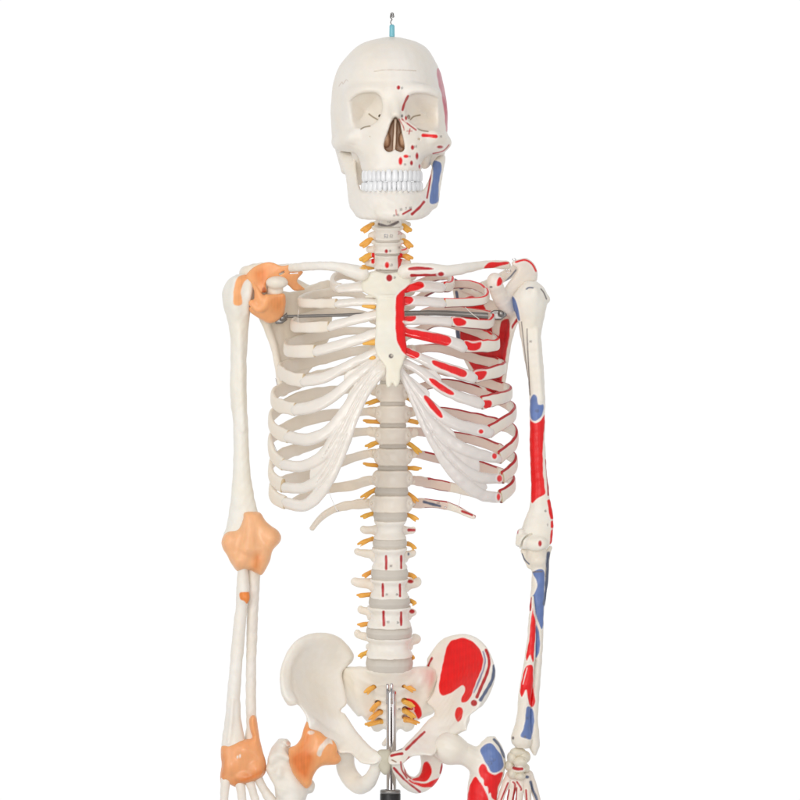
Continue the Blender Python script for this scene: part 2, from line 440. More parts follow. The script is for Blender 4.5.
fd = tps([(394, 86, -73), (352, 92, -57), (436, 92, -56), (344, 112, -42), (446, 112, -40), (334, 140, -18), (450, 140, -16), (350, 141, -48), (437, 141, -46), (370, 132, -66), (418, 132, -66), (394, 125, -80),
          (394, 152, -74), (376, 155, -69), (412, 155, -69), (365, 163, -52), (420, 163, -52), (392, 166, -76), (378, 172, -71), (407, 172, -71), (394, 108, -74), (366, 90, -70), (420, 90, -70)], -86, 0)
S.slab(poly(face), lambda x, y: fd(x, y)+8, t=8, r=6, k=4)
S.loft([(128, 352, 434, -50, 0), (140, 358, 428, -58, -5), (150, 362, 422, -60, -10), (172, 366, 418, -58, -15)], k=6, e=2.6)
S.caps([(394, 96, -68, 6), (395, 108, -75, 5.5), (395.5, 116.5, -82.5, 4.2)], k=8)
for sx, x0 in ((-1, 365), (1, 425)):
    S.caps([(x0-sx*14, 94, -67.5, 4), (x0, 91.5, -65, 4), (x0+sx*14, 97, -53, 4), (x0+sx*19, 110, -39, 4)], k=9)
S.caps([(340, 142, -26, 5), (336, 142, 0, 3.6), (336, 139, 24, 4.5)], k=5); S.caps([(444, 142, -24, 5), (445, 142, 0, 3.6), (444, 139, 24, 4.5)], k=5)
S.caps([(344, 148, 35, 9), (345, 165, 28, 5.6)], k=6); S.caps([(437, 148, 35, 9), (438, 163, 28, 5.6)], k=6)
S.caps([(358, 150, -20, 7), (360, 166, -8, 6.5), (361, 180, 0, 6)], k=5); S.caps([(424, 150, -20, 8), (425, 161, -14, 6)], k=5)
orbL = [(349.5, 112), (351, 102), (358, 96), (368, 93.8), (377, 95), (381.5, 101), (382, 112), (378, 121), (370, 126.5), (360, 128.5), (352, 125), (349.5, 118)]
orbR = [(405.5, 103), (411, 96), (421, 94.5), (433, 97), (441, 103), (443.5, 112), (443.5, 122), (439, 130), (428, 131.5), (416, 127.5), (408, 121), (405, 112)]
def carve(V, pl, rim, taper, limit, k):
    V_d = lambda: None
    X2, Y2 = np.broadcast_arrays(V.ax[0][:, None], V.ax[1][None, :])
    d2 = sdpoly(spline(pl, 5, True), X2, Y2)[:, :, None]
    D = V.ax[2][None, None, :]
    f = d2+taper*np.maximum(D-rim, 0); f = np.maximum(f, (D-limit))
    V.put((slice(None),)*3, f, k, 'sub')
carve(S, orbL, -57, .72, -20, 4); carve(S, orbR, -57, .72, -20, 4)
nose = [(395.5, 118.5), (391, 124), (388, 133), (384.5, 142), (384, 149), (388, 153), (393, 152), (394.5, 150.5), (397, 152), (401.5, 153), (404.5, 149.5), (403.5, 141), (401.5, 132), (399.5, 123)]
carve(S, nose, -60, .1, -50, 2.5)
def stroke_cut(V, pts, w, d0, d1, k=.6, op='sub'):
    X2, Y2 = np.broadcast_arrays(V.ax[0][:, None], V.ax[1][None, :]); q = spline(pts, 5) if len(pts) > 2 else np.array(pts, float)
    f2 = np.full(X2.shape, 99.)
    for a, b in zip(q[:-1], q[1:]): f2 = np.minimum(f2, seg2(X2, Y2, a, b)[0])
    D = V.ax[2][None, None, :]
    V.put((slice(None),)*3, np.maximum((f2-w)[:, :, None], np.maximum(d0-D, D-d1)), k, op)
stroke_cut(S, [(395.5, 121), (395, 135), (394, 153)], 1.2, -70, -30, .8, 'add')
S.ell((387, 140, -56), (3.4, 8, 8), 2); S.ell((402, 140, -56), (3.2, 8, 8), 2)
for i in range(14):
    t_ = -1.25+2.5*i/13; S.caps([(392+28*math.sin(t_), 165.5, -36-33.5*math.cos(t_), 1.6), (392+28.4*math.sin(t_), 172.5, -37-35.5*math.cos(t_), 2.3)], k=1.6)
S.ell((380, 116.3, -50), (1.7, 1.9, 8), .5, 'sub'); S.ell((408.5, 117, -52), (1.6, 2.2, 8), .5, 'sub')
for sx, ox in ((-1, 347), (1, 440)):
    S.caps([(ox+sx*-6, 137, -56, 5), (ox+sx*2, 139.5, -43, 5), (ox+sx*6, 141, -28, 4.6)], k=8)
    S.ell((ox-sx*20, 159, -76), (7, 8, 6), 7, 'sub')
    S.ell((333.5 if sx < 0 else 446, 113, -52), (7, 22, 15), 7, 'sub')
S.ell((370, 138, -72), (1.5, 1.1, 7), .5, 'sub'); S.ell((419, 140, -70), (1.5, 1.1, 7), .5, 'sub')
skull = S.mesh('skull', M_bone, rough=.05, base=lin(239, 234, 226), dref=-50, label='off-white skull with red muscle patches on one cheek')
SEAM = lin(196, 178, 160)
SLIT_SHADE = lin(140, 124, 98)  # shade of the deep eye-socket slits, painted as dark lines
paint(skull, [('poly', [(437, 69), (441, 71), (446, 84), (449, 98), (450, 112), (448, 128), (446, 131), (445, 118), (443, 104), (441, 92), (438, 82)], PINK),
    ('line', [(369, 114), (373, 117), (377.5, 119.5)], 1.3, SLIT_SHADE), ('line', [(410.5, 119.5), (414, 116.5), (420, 115)], 1.3, SLIT_SHADE), ('line', [(361, 129), (365, 127), (370, 126)], 1.2, SLIT_SHADE), ('line', [(417, 128.5), (422, 130.5), (428, 131.5)], 1.2, SLIT_SHADE), ('dot', (398.5, 87.5), (1.7, 2.1), DRED), ('line', [(408, 96), (404.5, 103), (402.5, 110)], 2.2, DRED), ('line', [(402, 119), (408, 124), (416, 130)], 1.5, DRED),
    ('line', [(399, 119), (403, 126), (404, 130)], 1.0, DRED), ('dot', (406, 118), (1.2, 2.2), DRED), ('dot', (402, 116), (1.1, 1.6), GREY), ('line', [(410, 129), (409, 134)], 1.0, DRED), ('line', [(407, 131), (412, 131)], .8, DRED),
    ('line', [(423, 135.2), (436, 136.5)], 3.4, RED), ('dot', (440, 147), (3.0, 1.5), DRED), ('line', [(433, 153.5), (443, 151), (449, 145)], 1.2, DRED),
    ('dot', (412.5, 147.5), (1.7, 2.4), DRED), ('dot', (417, 156), (1.5, 3.4), DRED), ('dot', (406, 156.3), (2.6, 1.7), RED), ('dot', (400.5, 161), (2.0, 4), RED), ('dot', (411.5, 163), (1.5, 2.4), DRED), ('dot', (419.5, 166.5), (1, 2.2), DRED),
    ('line', [(374, 71.5), (385, 70), (400, 70), (416, 70.8)], .5, SEAM), ('line', [(339, 86), (342, 82), (343, 84), (346, 80), (348, 81)], .4, SEAM)]
    + mark(415.5, 146.5) + mark(405, 164.5, .8) + mark(441, 136.5, .8) + mark(409.5, 156.5, .7) + mark(402, 88, .7))

# shade inside the nose cavity, painted on as a tan tint
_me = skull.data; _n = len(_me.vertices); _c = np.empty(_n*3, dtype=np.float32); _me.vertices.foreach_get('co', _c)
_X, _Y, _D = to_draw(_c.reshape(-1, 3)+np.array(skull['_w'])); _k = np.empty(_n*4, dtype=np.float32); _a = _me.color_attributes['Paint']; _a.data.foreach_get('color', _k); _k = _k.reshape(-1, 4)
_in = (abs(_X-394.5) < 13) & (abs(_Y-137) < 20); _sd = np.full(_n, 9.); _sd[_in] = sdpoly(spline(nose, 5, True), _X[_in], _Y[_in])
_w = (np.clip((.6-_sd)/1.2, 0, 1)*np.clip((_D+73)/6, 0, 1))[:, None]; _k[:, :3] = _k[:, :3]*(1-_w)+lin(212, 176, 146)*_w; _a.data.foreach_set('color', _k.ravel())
Mv = Vol((330, 144, -100), (456, 226, 20), .85)
jaw = [(338, 149), (341, 163), (345, 173), (347, 190), (349, 204), (353, 211), (358.5, 217.5), (372, 220), (392, 220.5), (415, 220), (425.5, 216.5), (433, 209), (438.5, 203), (441, 185), (444.5, 165), (446, 153), (439, 153),
       (433.5, 160), (431, 172), (427.5, 182), (421.5, 190.5), (406, 192.5), (392, 192.5), (378, 192.5), (364, 191), (359.5, 186), (356.5, 170), (355, 153), (347, 149.5)]
jd = tps([(392, 216, -79), (392, 195, -75), (376, 200, -73), (408, 200, -73), (363, 196, -58), (421, 196, -58), (353, 207, -42), (433, 205, -42), (351, 186, -30), (437, 182, -30), (347, 162, -16), (440, 162, -16), (340, 152, -4), (446, 155, -4)], -84, 6)
Mv.slab(poly(jaw), lambda x, y: jd(x, y)+5.5, t=5.2, r=3.8, k=1)
Mv.ell((392, 214, -75), (15, 6, 6), 5); 
for i in range(14):
    t_ = -1.25+2.5*i/13; Mv.caps([(392+29*math.sin(t_), 191.5, -38-34.5*math.cos(t_), 2.2), (392+29*math.sin(t_), 199, -40-34.5*math.cos(t_), 1.4)], k=1.6)
mand = Mv.mesh('mandible', M_bone, rough=.05, parent=skull, base=lin(239, 234, 226), dref=-60)
paint(mand, [('poly', [(434, 160.5), (440.5, 162.5), (441.5, 169), (439.5, 180), (438.5, 190), (438.5, 201), (434, 204), (429.5, 201.5), (431, 188), (433, 175), (431.5, 164)], BLUE),
    ('line', [(430.5, 168), (430, 180), (427, 198)], 1.8, DRED), ('line', [(424, 202), (419, 208), (412, 214)], 2.6, DRED), ('line', [(411, 209.5), (403, 214)], 2.0, DRED), ('line', [(396, 210), (396.5, 215)], 1, DRED)]
    + mark(401, 209.5) + mark(406, 208.5) + mark(410.5, 208) + mark(394, 215.5, .8) + mark(398, 215, .7))
# teeth along the arches
def teeth(row_y, hgt, a, b, up):
    n = 14; cx = 392
    th = np.linspace(-1.32, 1.32, 400); ex = cx+a*np.sin(th); ed = -38-b*np.cos(th)
    L = np.concatenate([[0], np.cumsum(np.hypot(np.diff(ex), np.diff(ed)))]); L /= L[-1]
    ws = np.array([9, 9, 9.5, 7.5, 7, 6.2, 8, 8, 6.2, 7, 7.5, 9.5, 9, 9]) if up else np.array([9, 9, 9, 7, 7, 6, 5.5, 5.5, 6, 7, 7, 9, 9, 9])
    e = np.concatenate([[0], np.cumsum(ws)]); e /= e[-1]
    for i in range(n):
        m = (e[i]+e[i+1])/2; t = np.interp(m, L, th); x = cx+a*math.sin(t); d = -38-b*math.cos(t)
        x0, x1 = np.interp([e[i], e[i+1]], L, ex); d0, d1 = np.interp([e[i], e[i+1]], L, ed)
        row_yj = random.uniform(-.35, .35); y_j = random.uniform(.93, 1.05)
        w = math.hypot(x1-x0, d1-d0)/2*1.05; ang = math.atan2(d1-d0, x1-x0)
        hs = hgt/2*(1.0 if i in (3, 10, 6, 7) else .93)*y_j; y = row_yj+row_y+(abs(x-cx)/30)**2*(-1.0 if up else -.5)
        NU, NV = 16, 13; V = []
        for iv in range(NV):
            v = -math.pi/2+math.pi*iv/(NV-1); sv = math.sin(v); cv = max(math.cos(v), 0)
            ry = math.copysign(abs(sv)**.75, sv); rr = cv**.45
            taper = (1-.22*(ry if up else -ry)*-1) if False else (1+.14*(ry if up else -ry))
            for iu in range(NU):
                u = 2*math.pi*iu/NU; cu, su = math.cos(u), math.sin(u)
                lx = w*math.copysign(abs(cu)**.6, cu)*rr*taper; ld = 3.6*math.copysign(abs(su)**.8, su)*rr
                V.append((x+lx*math.cos(ang)-ld*math.sin(ang), y+hs*ry, d+lx*math.sin(ang)+ld*math.cos(ang)))
        F = [(iv*NU+iu, iv*NU+(iu+1) % NU, (iv+1)*NU+(iu+1) % NU, (iv+1)*NU+iu) for iv in range(NV-1) for iu in range(NU)]
        link_mesh('tooth', to_world(V, -65), [f[::-1] for f in F], M_tooth, parent=skull, base=lin(236, 237, 238)*random.uniform(.93, 1.03))
teeth(176.2, 12.6, 28.6, 36.2, True); teeth(186.8, 11, 29, 34.8, False)
# hook on the crown
tube('hook_sleeve', [(392, 37.5, -2), (392, 30, -2), (392, 24.5, -2)], 2.6, M_teal, parent=skull)
a = np.linspace(0, 2*math.pi*2.2, 30)
hk = [(391.8, 25, -2), (390.2, 21.5, -2)]+[(392.2+2.2*math.sin(t+.9*math.pi)*(1 if t < 7 else .8), 17.6-t*.32+1.9*math.cos(t), -2+1.2*math.sin(t*.5)) for t in a]
tube('hook_wire', hk, .62, M_steel, parent=skull, M=8)

# ================================================================== SPINE
def nerve(o, x0, y0, x1, y1, d, r0=3.2, r1=1.6, fork=True):
    sx = 1 if x1 > x0 else -1
    v = Vol((min(x0, x1)-6, min(y0, y1)-6, d-10), (max(x0, x1)+6, max(y0, y1)+6, d+16), .7)
    v.caps([(x0-sx*2, y0, d+8, r0), ((x0*.5+x1*.5), (y0+y1)/2, d+1, r0*.82), (x1, y1, d-2, r1)], k=.5)
    if fork: v.caps([(x0, y0, d+3, r0*.6), ((x0+x1)/2, y0*.3+y1*.7+1.5, d, r1*.9), (x1-sx*2.5, y1+2.2, d-1, r1*.6)], k=1.2)
    return v.mesh('nerve_root', M_nerve, parent=o, base=NERVE*np.array([1, random.uniform(.88, 1.06), 1], dtype=np.float32), dref=d)

def disc(y0, y1, cx, hw, dc, tilt=0.):
    v = Vol((cx-hw-5, y0-7, dc-hw-8), (cx+hw+5, y1+3, dc+hw+6), .7)
    ym = (y0+y1)/2
    v.loft([(y0-.6, cx-hw+1, cx+hw-1, dc-hw*.86+1, dc+hw*.7), (ym, cx-hw-.3, cx+hw+.3, dc-hw*.88-.6, dc+hw*.74), (y1+.6, cx-hw+1, cx+hw-1, dc-hw*.86+1, dc+hw*.7)], k=.5, sm=1.2, e=2.3, tilt=tilt, df=dc-hw*.88)
    return v.mesh('intervertebral_disc', M_disc, base=DISC*random.uniform(.93, 1.03), dref=dc, rough=.05)

def vertebra(y0, y1, xl, xr, dc, kind, tl=None, tr=None, waist=1.6, base=BONE2, label=None, tilt=0.):
    cx = (xl+xr)/2; hw = (xr-xl)/2; ym = (y0+y1)/2
    xs = [xl-8, xr+8]
    for t in (tl, tr):
        if t is not None: xs += [t[0]-8, t[0]+8]
    v = Vol((min(xs), y0-10, dc-hw-8), (max(xs), y1+12, dc+hw+48), .8)
    q = .86
    v.loft([(y0, cx-hw+.6, cx+hw-.6, dc-hw*q+.6, dc+hw*.7), (y0+1.4, cx-hw, cx+hw, dc-hw*q, dc+hw*.72), (y0+(y1-y0)*.33, cx-hw+waist, cx+hw-waist, dc-hw*q+waist, dc+hw*.7), (y0+(y1-y0)*.62, cx-hw+waist, cx+hw-waist, dc-hw*q+waist, dc+hw*.7),
            (y1-1.6, cx-hw, cx+hw, dc-hw*q, dc+hw*.72), (y1, cx-hw+.6, cx+hw-.6, dc-hw*q+.6, dc+hw*.7)], k=.5, sm=1.6, e=2.35, tilt=tilt, df=dc-hw*q)
    back = dc+hw*.72
    v.caps([(cx-hw*.75, ym-1, back-4, 4), (cx-hw*.8, ym, back+10, 3.6), (cx, ym+3, back+18, 4)], k=3)
    v.caps([(cx+hw*.75, ym-1, back-4, 4), (cx+hw*.8, ym, back+10, 3.6), (cx, ym+3, back+18, 4)], k=3)
    v.caps([(cx, ym+3, back+16, 4), (cx, ym+8, back+34, 3)], k=3)
    for t, s in ((tl, -1), (tr, 1)):
        if t is None: continue
        tx, ty, r = t
        v.caps([(cx+s*hw*.6, ym*.35+ty*.65, back-2, r*1.25), ((cx+s*hw+tx)/2, ym*.12+ty*.88+.6, back, r*.95), (tx-s*r*.8, ty, back, r*.85)], k=4, sq=.55)
    if kind == 'T':
        for s in (-1, 1):
            v.ell((cx+s*(hw+.2), ym-1, dc+4), (4.2, (y1-y0)*.42, 8), 3)
            v.ell((cx+s*(hw+1.9), ym-1.5, dc-4.2), (1.6, 2.1, 4), .5, 'sub')
    if kind == 'C':
        for s in (-1, 1):
            v.caps([(cx+s*hw*.6, y0+2, dc-2, 3), (cx+s*(hw+1), y0-1, dc+2, 2.2)], k=2)
    if kind != 'C':
        pass
    return v.mesh('vertebra', M_bone, base=base, dref=dc, label=label)

sp = [ # y0, y1, xl, xr, depth, kind, left tip, right tip
 (212, 227.5, 379, 402, 8, 'C', (369, 224, 3.2), (411, 224, 3.2)),
 (228.5, 241.5, 374.5, 400.5, 8, 'C', (369, 235, 3.6), (405, 236, 3.6)),
 (243, 254.5, 374.5, 400.5, 10, 'C', (366, 249, 3.6), (409, 250, 3.6)),
 (256, 270.5, 374, 400, 14, 'C', (364, 262, 3.6), (411, 262, 3.6)),
 (273, 286, 377, 405, 24, 'C', (364, 276, 4), (417, 276, 4)),
 (288.5, 299, 378, 405, 33, 'T', (368, 290, 5), (415, 290, 5)),
 (301.5, 313, 379, 404, 40, 'T', (368, 304, 5), (416, 304, 5)),
 (315.5, 328, 379, 404, 45, 'T', (368, 318, 5), (416, 318, 5)),
 (330.5, 344, 379, 404, 48, 'T', (368, 333, 5), (416, 333, 5)),
 (346.5, 362, 379, 404, 50, 'T', (368, 349, 5), (416, 349, 5)),
 (364.5, 381, 379, 405, 50, 'T', (367, 368, 5), (417, 368, 5)),
 (384, 402.5, 379.5, 405.5, 49, 'T', (369, 390, 5), (415, 390, 5)),
 (406, 424, 379.5, 406.5, 46, 'T', (366, 411, 5), (418, 411, 5)),
 (428, 445, 379, 407, 42, 'T', (366, 431, 5), (418, 432, 5)),
 (449, 466.5, 378, 408, 38, 'T', (368, 453, 4.5), (417, 453, 4.5)),
 (471, 488.5, 376, 408.5, 34, 'T', (369, 481, 4), (414, 481, 4)),
 (496, 513.5, 373, 408.5, 28, 'T', (367, 503, 4), (414, 503, 4)),
 (522, 541, 373.5, 406.5, 22, 'L', (360, 529.5, 4.2), (416, 530, 3.6)),
 (549.5, 571, 371.5, 407.5, 17, 'L', (354, 552, 4), (416, 553, 3.6)),
 (580.5, 599.5, 370, 409, 15, 'L', (350.5, 582, 5), (421.5, 582, 5.2)),
 (608.5, 629, 367, 411.5, 17, 'L', (357.5, 609.5, 4), (415, 612, 3.6)),
 (638.5, 659, 365.5, 413, 23, 'L', (354, 634, 4.0), (419, 638.5, 5)),
]
nl = {1: (373, 224, 362, 230), 2: (373, 237.5, 361, 245), 3: (373, 253, 361, 259.5), 4: (375, 266, 363, 267),
      11: (378, 400, 365, 403.5), 12: (378, 422, 364, 420.5), 13: (378, 442, 365.5, 446), 14: (377, 466, 364, 463.5), 15: (374, 490, 361, 497), 16: (372, 513.5, 361, 516.5), 17: (370.5, 539, 358, 544), 18: (370.5, 572, 363, 575.5), 19: (369, 595, 357, 595), 20: (368, 624, 358, 624.5), 21: (366, 653, 358.5, 656)}
nr = {1: (400, 223, 410, 230), 2: (402, 239, 412, 246), 3: (402, 254.5, 412, 258),
      11: (407, 397, 417, 403.5), 12: (406, 420, 420, 422), 13: (409, 443, 421, 452), 14: (408, 468, 421, 468.3), 15: (408, 493, 418, 501), 16: (409, 515, 418, 519), 17: (410, 544, 415.5, 548), 18: (411, 575, 416, 577), 19: (412, 601, 415.5, 603), 21: (411, 656, 414, 658)}
verts = []
for i, (y0, y1, xl, xr, d, kd, tl, tr) in enumerate(sp):
    o = vertebra(y0, y1, xl, xr, d, kd, tl, tr, waist={'C': 1.9, 'T': 1.3, 'L': 3.7}[kd], base=(BONE if kd == 'C' else BONE2 if i < 17 else BONE), tilt={'C': .12, 'T': .035, 'L': .15}[kd])
    verts.append(o)
    if i in nl: nerve(o, *nl[i], d+(4 if kd == 'C' else 2), *( (3.2, 1.9) if kd == 'C' else (2.5, 1.2)))
    if i in nr: nerve(o, *nr[i], d+(4 if kd == 'C' else 2), *( (3.2, 1.9) if kd == 'C' else (2.5, 1.2)))
    if i < len(sp)-1:
        n0 = sp[i+1]; c = ((xl+xr)/2+(n0[2]+n0[3])/2)/2; hw = ((xr-xl)+(n0[3]-n0[2]))/4
        disc(y1, n0[0], c, hw-(.2 if i > 14 else .5), (d+n0[4])/2, {'C': .12, 'T': .035, 'L': .15}[n0[5]])
disc(659, 671.5, 389.5, 23.4, 27, .12)
P = paint
P(verts[0], [('line', [(379, 224), (388, 226), (398, 222)], 2.5, GREY), ('line', [(384, 219), (398, 220)], 1.0, GREY)]+mark(389, 221.5, 1.2)+mark(394, 219.5, 1.2))
P(verts[1], mark(386, 236, 1.4, SLATE)+mark(391, 236, 1.2)+mark(400, 233, 1.6, DRED)+mark(404, 232, 1.4, DRED))
P(verts[2], [('dot', (386.3, 251.3), (1.6, 2), DRED), ('line', [(402, 244), (407, 245), (406, 249), (402, 250)], 1.3, RED)]+mark(390, 251, .7)+mark(399, 247.5, .9))
P(verts[3], [('dot', (387, 265), (2.2, 3.2), RED), ('line', [(373, 254), (373, 262)], 3.2, RED), ('poly', [(398.5, 251), (403, 251.5), (402, 260), (399.5, 270), (398, 268)], RED)]+mark(391.5, 265, .9))
P(verts[4], [('poly', [(398.5, 265), (403, 265), (402, 275), (399, 275)], RED)])
P(verts[17], [('line', [(409, 530), (414, 530)], 3.2, DRED)])
P(verts[18], [('line', [(386, 556), (386.3, 569)], 2.4, DRED), ('line', [(401.2, 556), (401.2, 568)], 2.2, DRED), ('dot', (408.5, 554), (1, 1.6), SLATE)]+mark(391, 566, .9))
P(verts[19], [('line', [(382.7, 584), (383, 596)], 2.4, DRED), ('line', [(400, 584.5), (400, 596)], 2.4, DRED), ('dot', (410.5, 581.5), (3, 1.9), DRED)]+mark(386.5, 594.5, .8)+mark(397, 594.5, .8))
P(verts[20], [('line', [(383.5, 612), (383.8, 625)], 2.8, DRED), ('line', [(401, 612.5), (401.2, 625)], 2.4, DRED), ('dot', (412, 611.5), (2.8, 2.2), DRED)]+mark(388, 622, .8)+mark(398, 622.5, .8))

# ================================================================== RIBCAGE
ya = [262, 275, 290, 305, 322, 350, 380, 410, 440, 470, 500, 530]
aa = [40, 56, 80, 92, 99.5, 106, 113, 119, 121.5, 122, 121, 112]
bb = [46, 52, 60, 66, 72, 80, 88, 94, 97, 96, 92, 85]
bk = [40, 50, 58, 62, 66, 70, 73, 74, 73, 70, 64, 58]
yd = np.arange(240, 560.)
def _sm(v):
    a = np.interp(yd, ya, v); k = np.hanning(45); k /= k.sum()
    return np.convolve(np.pad(a, 22, mode='reflect', reflect_type='odd'), k, 'valid')
aa, bb, bk = _sm(aa), _sm(bb), _sm(bk); ya = yd
def dfront(x, y):
    a = np.interp(y, ya, aa)+2; b = np.interp(y, ya, bb); u = np.clip((np.asarray(x, float)-392)/a, -.97, .97)
    return 10-b*(1-np.abs(u)**2.3)**(1/2.1)
def dback(x, y):
    a = np.interp(y, ya, aa)+2; b = np.interp(y, ya, bk); u = np.clip((np.asarray(x, float)-392)/a, -.985, .985)
    return 10+b*np.sqrt(1-u**2)
heads = [284, 300, 315, 331, 349, 369, 388, 411, 431, 453, 480, 503]
hd = [33, 40, 45, 48, 50, 50, 49, 46, 42, 38, 34, 28]
def rib_path(i, pts, s):
    hx = 392.2+s*15.5
    out = [(hx, heads[i], hd[i]+6), (392.2+s*24, heads[i]+.5, hd[i]+20)]
    for p in pts:
        x = p[0] if s < 0 else 784.4-p[0]
        if p[2] == 'b': d = float(dback(x, p[1]))
        elif p[2] == 'f': d = float(dfront(x, p[1]))
        elif p[2] == 'l': d = 10.
        else: d = p[2]
        out.append((x, p[1], d))
    return out
def rp(x): return 784.4-x
ribL = {
 0: [(352, 276, 55), (337, 276, 25), (332, 282, 0), (335, 287, -18), (341, 288.5, -30)],
 1: [(350, 292, 70), (318, 294, 52), (302, 299, 20), (300.5, 302.5, -8), (312, 303.5, 'f'), (337.5, 303.5, 'f')],
 2: [(345, 311, 'b'), (312, 316, 'b'), (293.5, 323, 'l'), (295, 327, -14), (310, 327.5, 'f'), (330, 326.5, 'f')],
 3: [(345, 331, 'b'), (310, 338, 'b'), (287, 346, 'l'), (288.5, 351, -16), (300, 351.5, 'f'), (316, 351, 'f')],
 4: [(345, 353, 'b'), (305, 363, 'b'), (281, 369, 'l'), (283, 374, -18), (292, 379, 'f'), (305, 380.5, 'f')],
 5: [(345, 370, 'b'), (305, 380, 'b'), (275, 393, 'l'), (275, 403, -16), (284, 407, 'f'), (296, 409.5, 'f')],
 6: [(340, 390, 'b'), (302, 397, 'b'), (273, 414, 'l'), (271.5, 425, -14), (277, 432, 'f'), (289, 437, 'f')],
 7: [(345, 413, 'b'), (305, 420, 'b'), (273, 436, 'l'), (271, 448, -14), (274, 457, 'f'), (284, 465, 'f')],
 8: [(345, 434, 'b'), (308, 445, 'b'), (275, 459, 'l'), (270.5, 472, -12), (274, 480, 'f'), (283.5, 486, 'f')],
 9: [(340, 462, 'b'), (305, 476, 'b'), (275, 485, 'l'), (271, 492, -12), (275, 498, 'f'), (286, 503, 'f')],
 10: [(350, 486, 'b'), (325, 489, 'b'), (303, 496, 'b'), (293, 501, 48)],
 11: [(360, 504, 52), (340, 507, 62), (325, 514, 62), (316, 523, 58), (311, 530, 56)],
}
ribR = {
 0: [(352, 278, 55), (337, 276, 25), (332, 282, 0), (335, 287, -18), (341, 287, -30)],
 1: [(350, 288, 70), (318, 284, 52), (300, 290, 20), (298, 299, -8), (312, 302, 'f'), (341, 303, 'f')],
 2: [(345, 308, 'b'), (312, 312, 'b'), (293, 316, 'l'), (295, 324, -14), (310, 324, 'f'), (334, 321.5, 'f')],
 3: [(345, 322, 'b'), (310, 331, 'b'), (289, 340, 'l'), (288, 345, -16), (300, 346, 'f'), (321, 346.5, 'f')],
 4: [(345, 348, 'b'), (305, 359, 'b'), (282, 365, 'l'), (282, 369, -18), (294, 373, 'f'), (311, 376.5, 'f')],
 5: [(345, 370, 'b'), (305, 380, 'b'), (276, 390, 'l'), (277, 396, -16), (288, 399, 'f'), (304, 403, 'f')],
 6: [(340, 383, 'b'), (300, 393, 'b'), (272, 408, 'l'), (272, 416, -14), (280, 422, 'f'), (296, 432, 'f')],
 7: [(345, 411, 'b'), (300, 420, 'b'), (271, 430, 'l'), (269, 442, -14), (274, 448, 'f'), (286, 458, 'f')],
 8: [(345, 434, 'b'), (305, 441, 'b'), (273, 456, 'l'), (269, 464, -12), (273, 470, 'f'), (283, 478, 'f')],
 9: [(340, 460, 'b'), (305, 466, 'b'), (275, 478, 'l'), (271, 485, -12), (276, 491, 'f'), (285, 497, 'f')],
 10: [(350, 484, 'b'), (325, 489, 'b'), (315, 493, 'b'), (305, 496, 48)],
 11: [(360, 503, 52), (340, 505, 62), (325, 510, 62), (316, 515, 58), (309, 517.5, 56)],
}
hh = {0: [4, 4, 4.2, 4.8, 5.2], 1: [4, 4.4, 4.2, 4.4, 4.8], 10: [4, 5.5, 5.2, 4.4, 2.4], 11: [4, 5, 4.4, 3.6, 1.8]}
rr_ = []
def redcol(i):
    def f(col, u, h, oc):
        pi = (u < .62) & (oc < .2)                         # inner face of the back part
        base = lin(233, 214, 204)
        col[pi, :3] = base
        top = (h > .82) & (h < 1.01); bot = (h < -.86)
        if i < 10: col[u > .9925, :3] = lin(206, 184, 150)
        if i not in (10, 11): sel = (u > .12)
        else: sel = (u > .3)
        col[sel & top & (oc*np.where(u < .6, -1, 1) > -.25), :3] = DRED if i > 3 else RED
        col[sel & bot & (oc*np.where(u < .6, -1, 1) > -.25), :3] = lin(150, 80, 86)
    return f
rl = []
for i in range(12):
    f = {2: .8, 3: .92}.get(i, 1.0)
    H = hh.get(i, [x*f for x in (4.0, 4.4, 6.2, 6.8, 6.6, 6.8, 6.8)]); HR = hh.get(i, [x*f for x in (4.0, 4.4, 5.2, 5.6, 6.0, 6.5, 6.8)])
    t = [3.2, 3, 2.4, 2.4, 2.6]
    def ring(col, u, h, oc):
        if i < 10: col[u > .9925, :3] = lin(206, 184, 150)
    o = band('rib', rib_path(i, ribL[i], -1), H, t, base=BONE2, colf=ring)
    rl.append(o)
    o = band('rib', rib_path(i, ribR[i], 1), HR, t, base=BONE, colf=redcol(i))
    rr_.append(o)
P(rr_[2], [('poly', [(453, 318), (460, 318), (466, 321), (465, 325), (458, 326), (454, 323)], RED)])
P(rr_[3], [('poly', [(465, 341), (472, 343), (481, 342), (480, 348), (474, 351), (467, 349)], RED)])
P(rr_[4], [('poly', [(475, 372), (486, 371), (485, 377), (480, 380), (475, 378)], RED)])
P(rr_[5], [('poly', [(483, 401), (490, 400), (492, 404), (488, 409), (483, 407)], RED)])

cartT = 4.0
def cart_obj(lo, hi, L, extra, base, label=None, grooves=()):
    v = Vol(lo, hi, .8)
    v.slab(strokes(L, extra), lambda x, y: dfront(x, y)+1.0, t=lambda x, y: 4.0*np.sqrt(np.clip(1-(1-np.clip(-strokes(L)(x, y)/4.2, 0, 1))**2, .07, 1)), r=.5, k=0)
    for g in grooves: v.caps([(x, y, float(dfront(x, y))-2.7, 1.0 if 0 < i < len(g)-1 else .4) for i, (x, y) in enumerate(g)], k=1.2, op='sub')
    return v.mesh('costal_cartilage', M_cart, base=base, dref=-60, label=label)
CL = [[[(339, 288.3, 4.6), (352, 287, 5), (366, 286, 6)]],
      [[(337, 303.3, 4.2), (355, 302, 4.0), (378, 302, 4.4)]],
      [[(330, 326.3, 4.9), (352, 320.5, 4.8), (379, 314, 4.9)]],
      [[(316, 351, 5.5), (345, 343.5, 5.3), (379, 333, 5.2)]]]
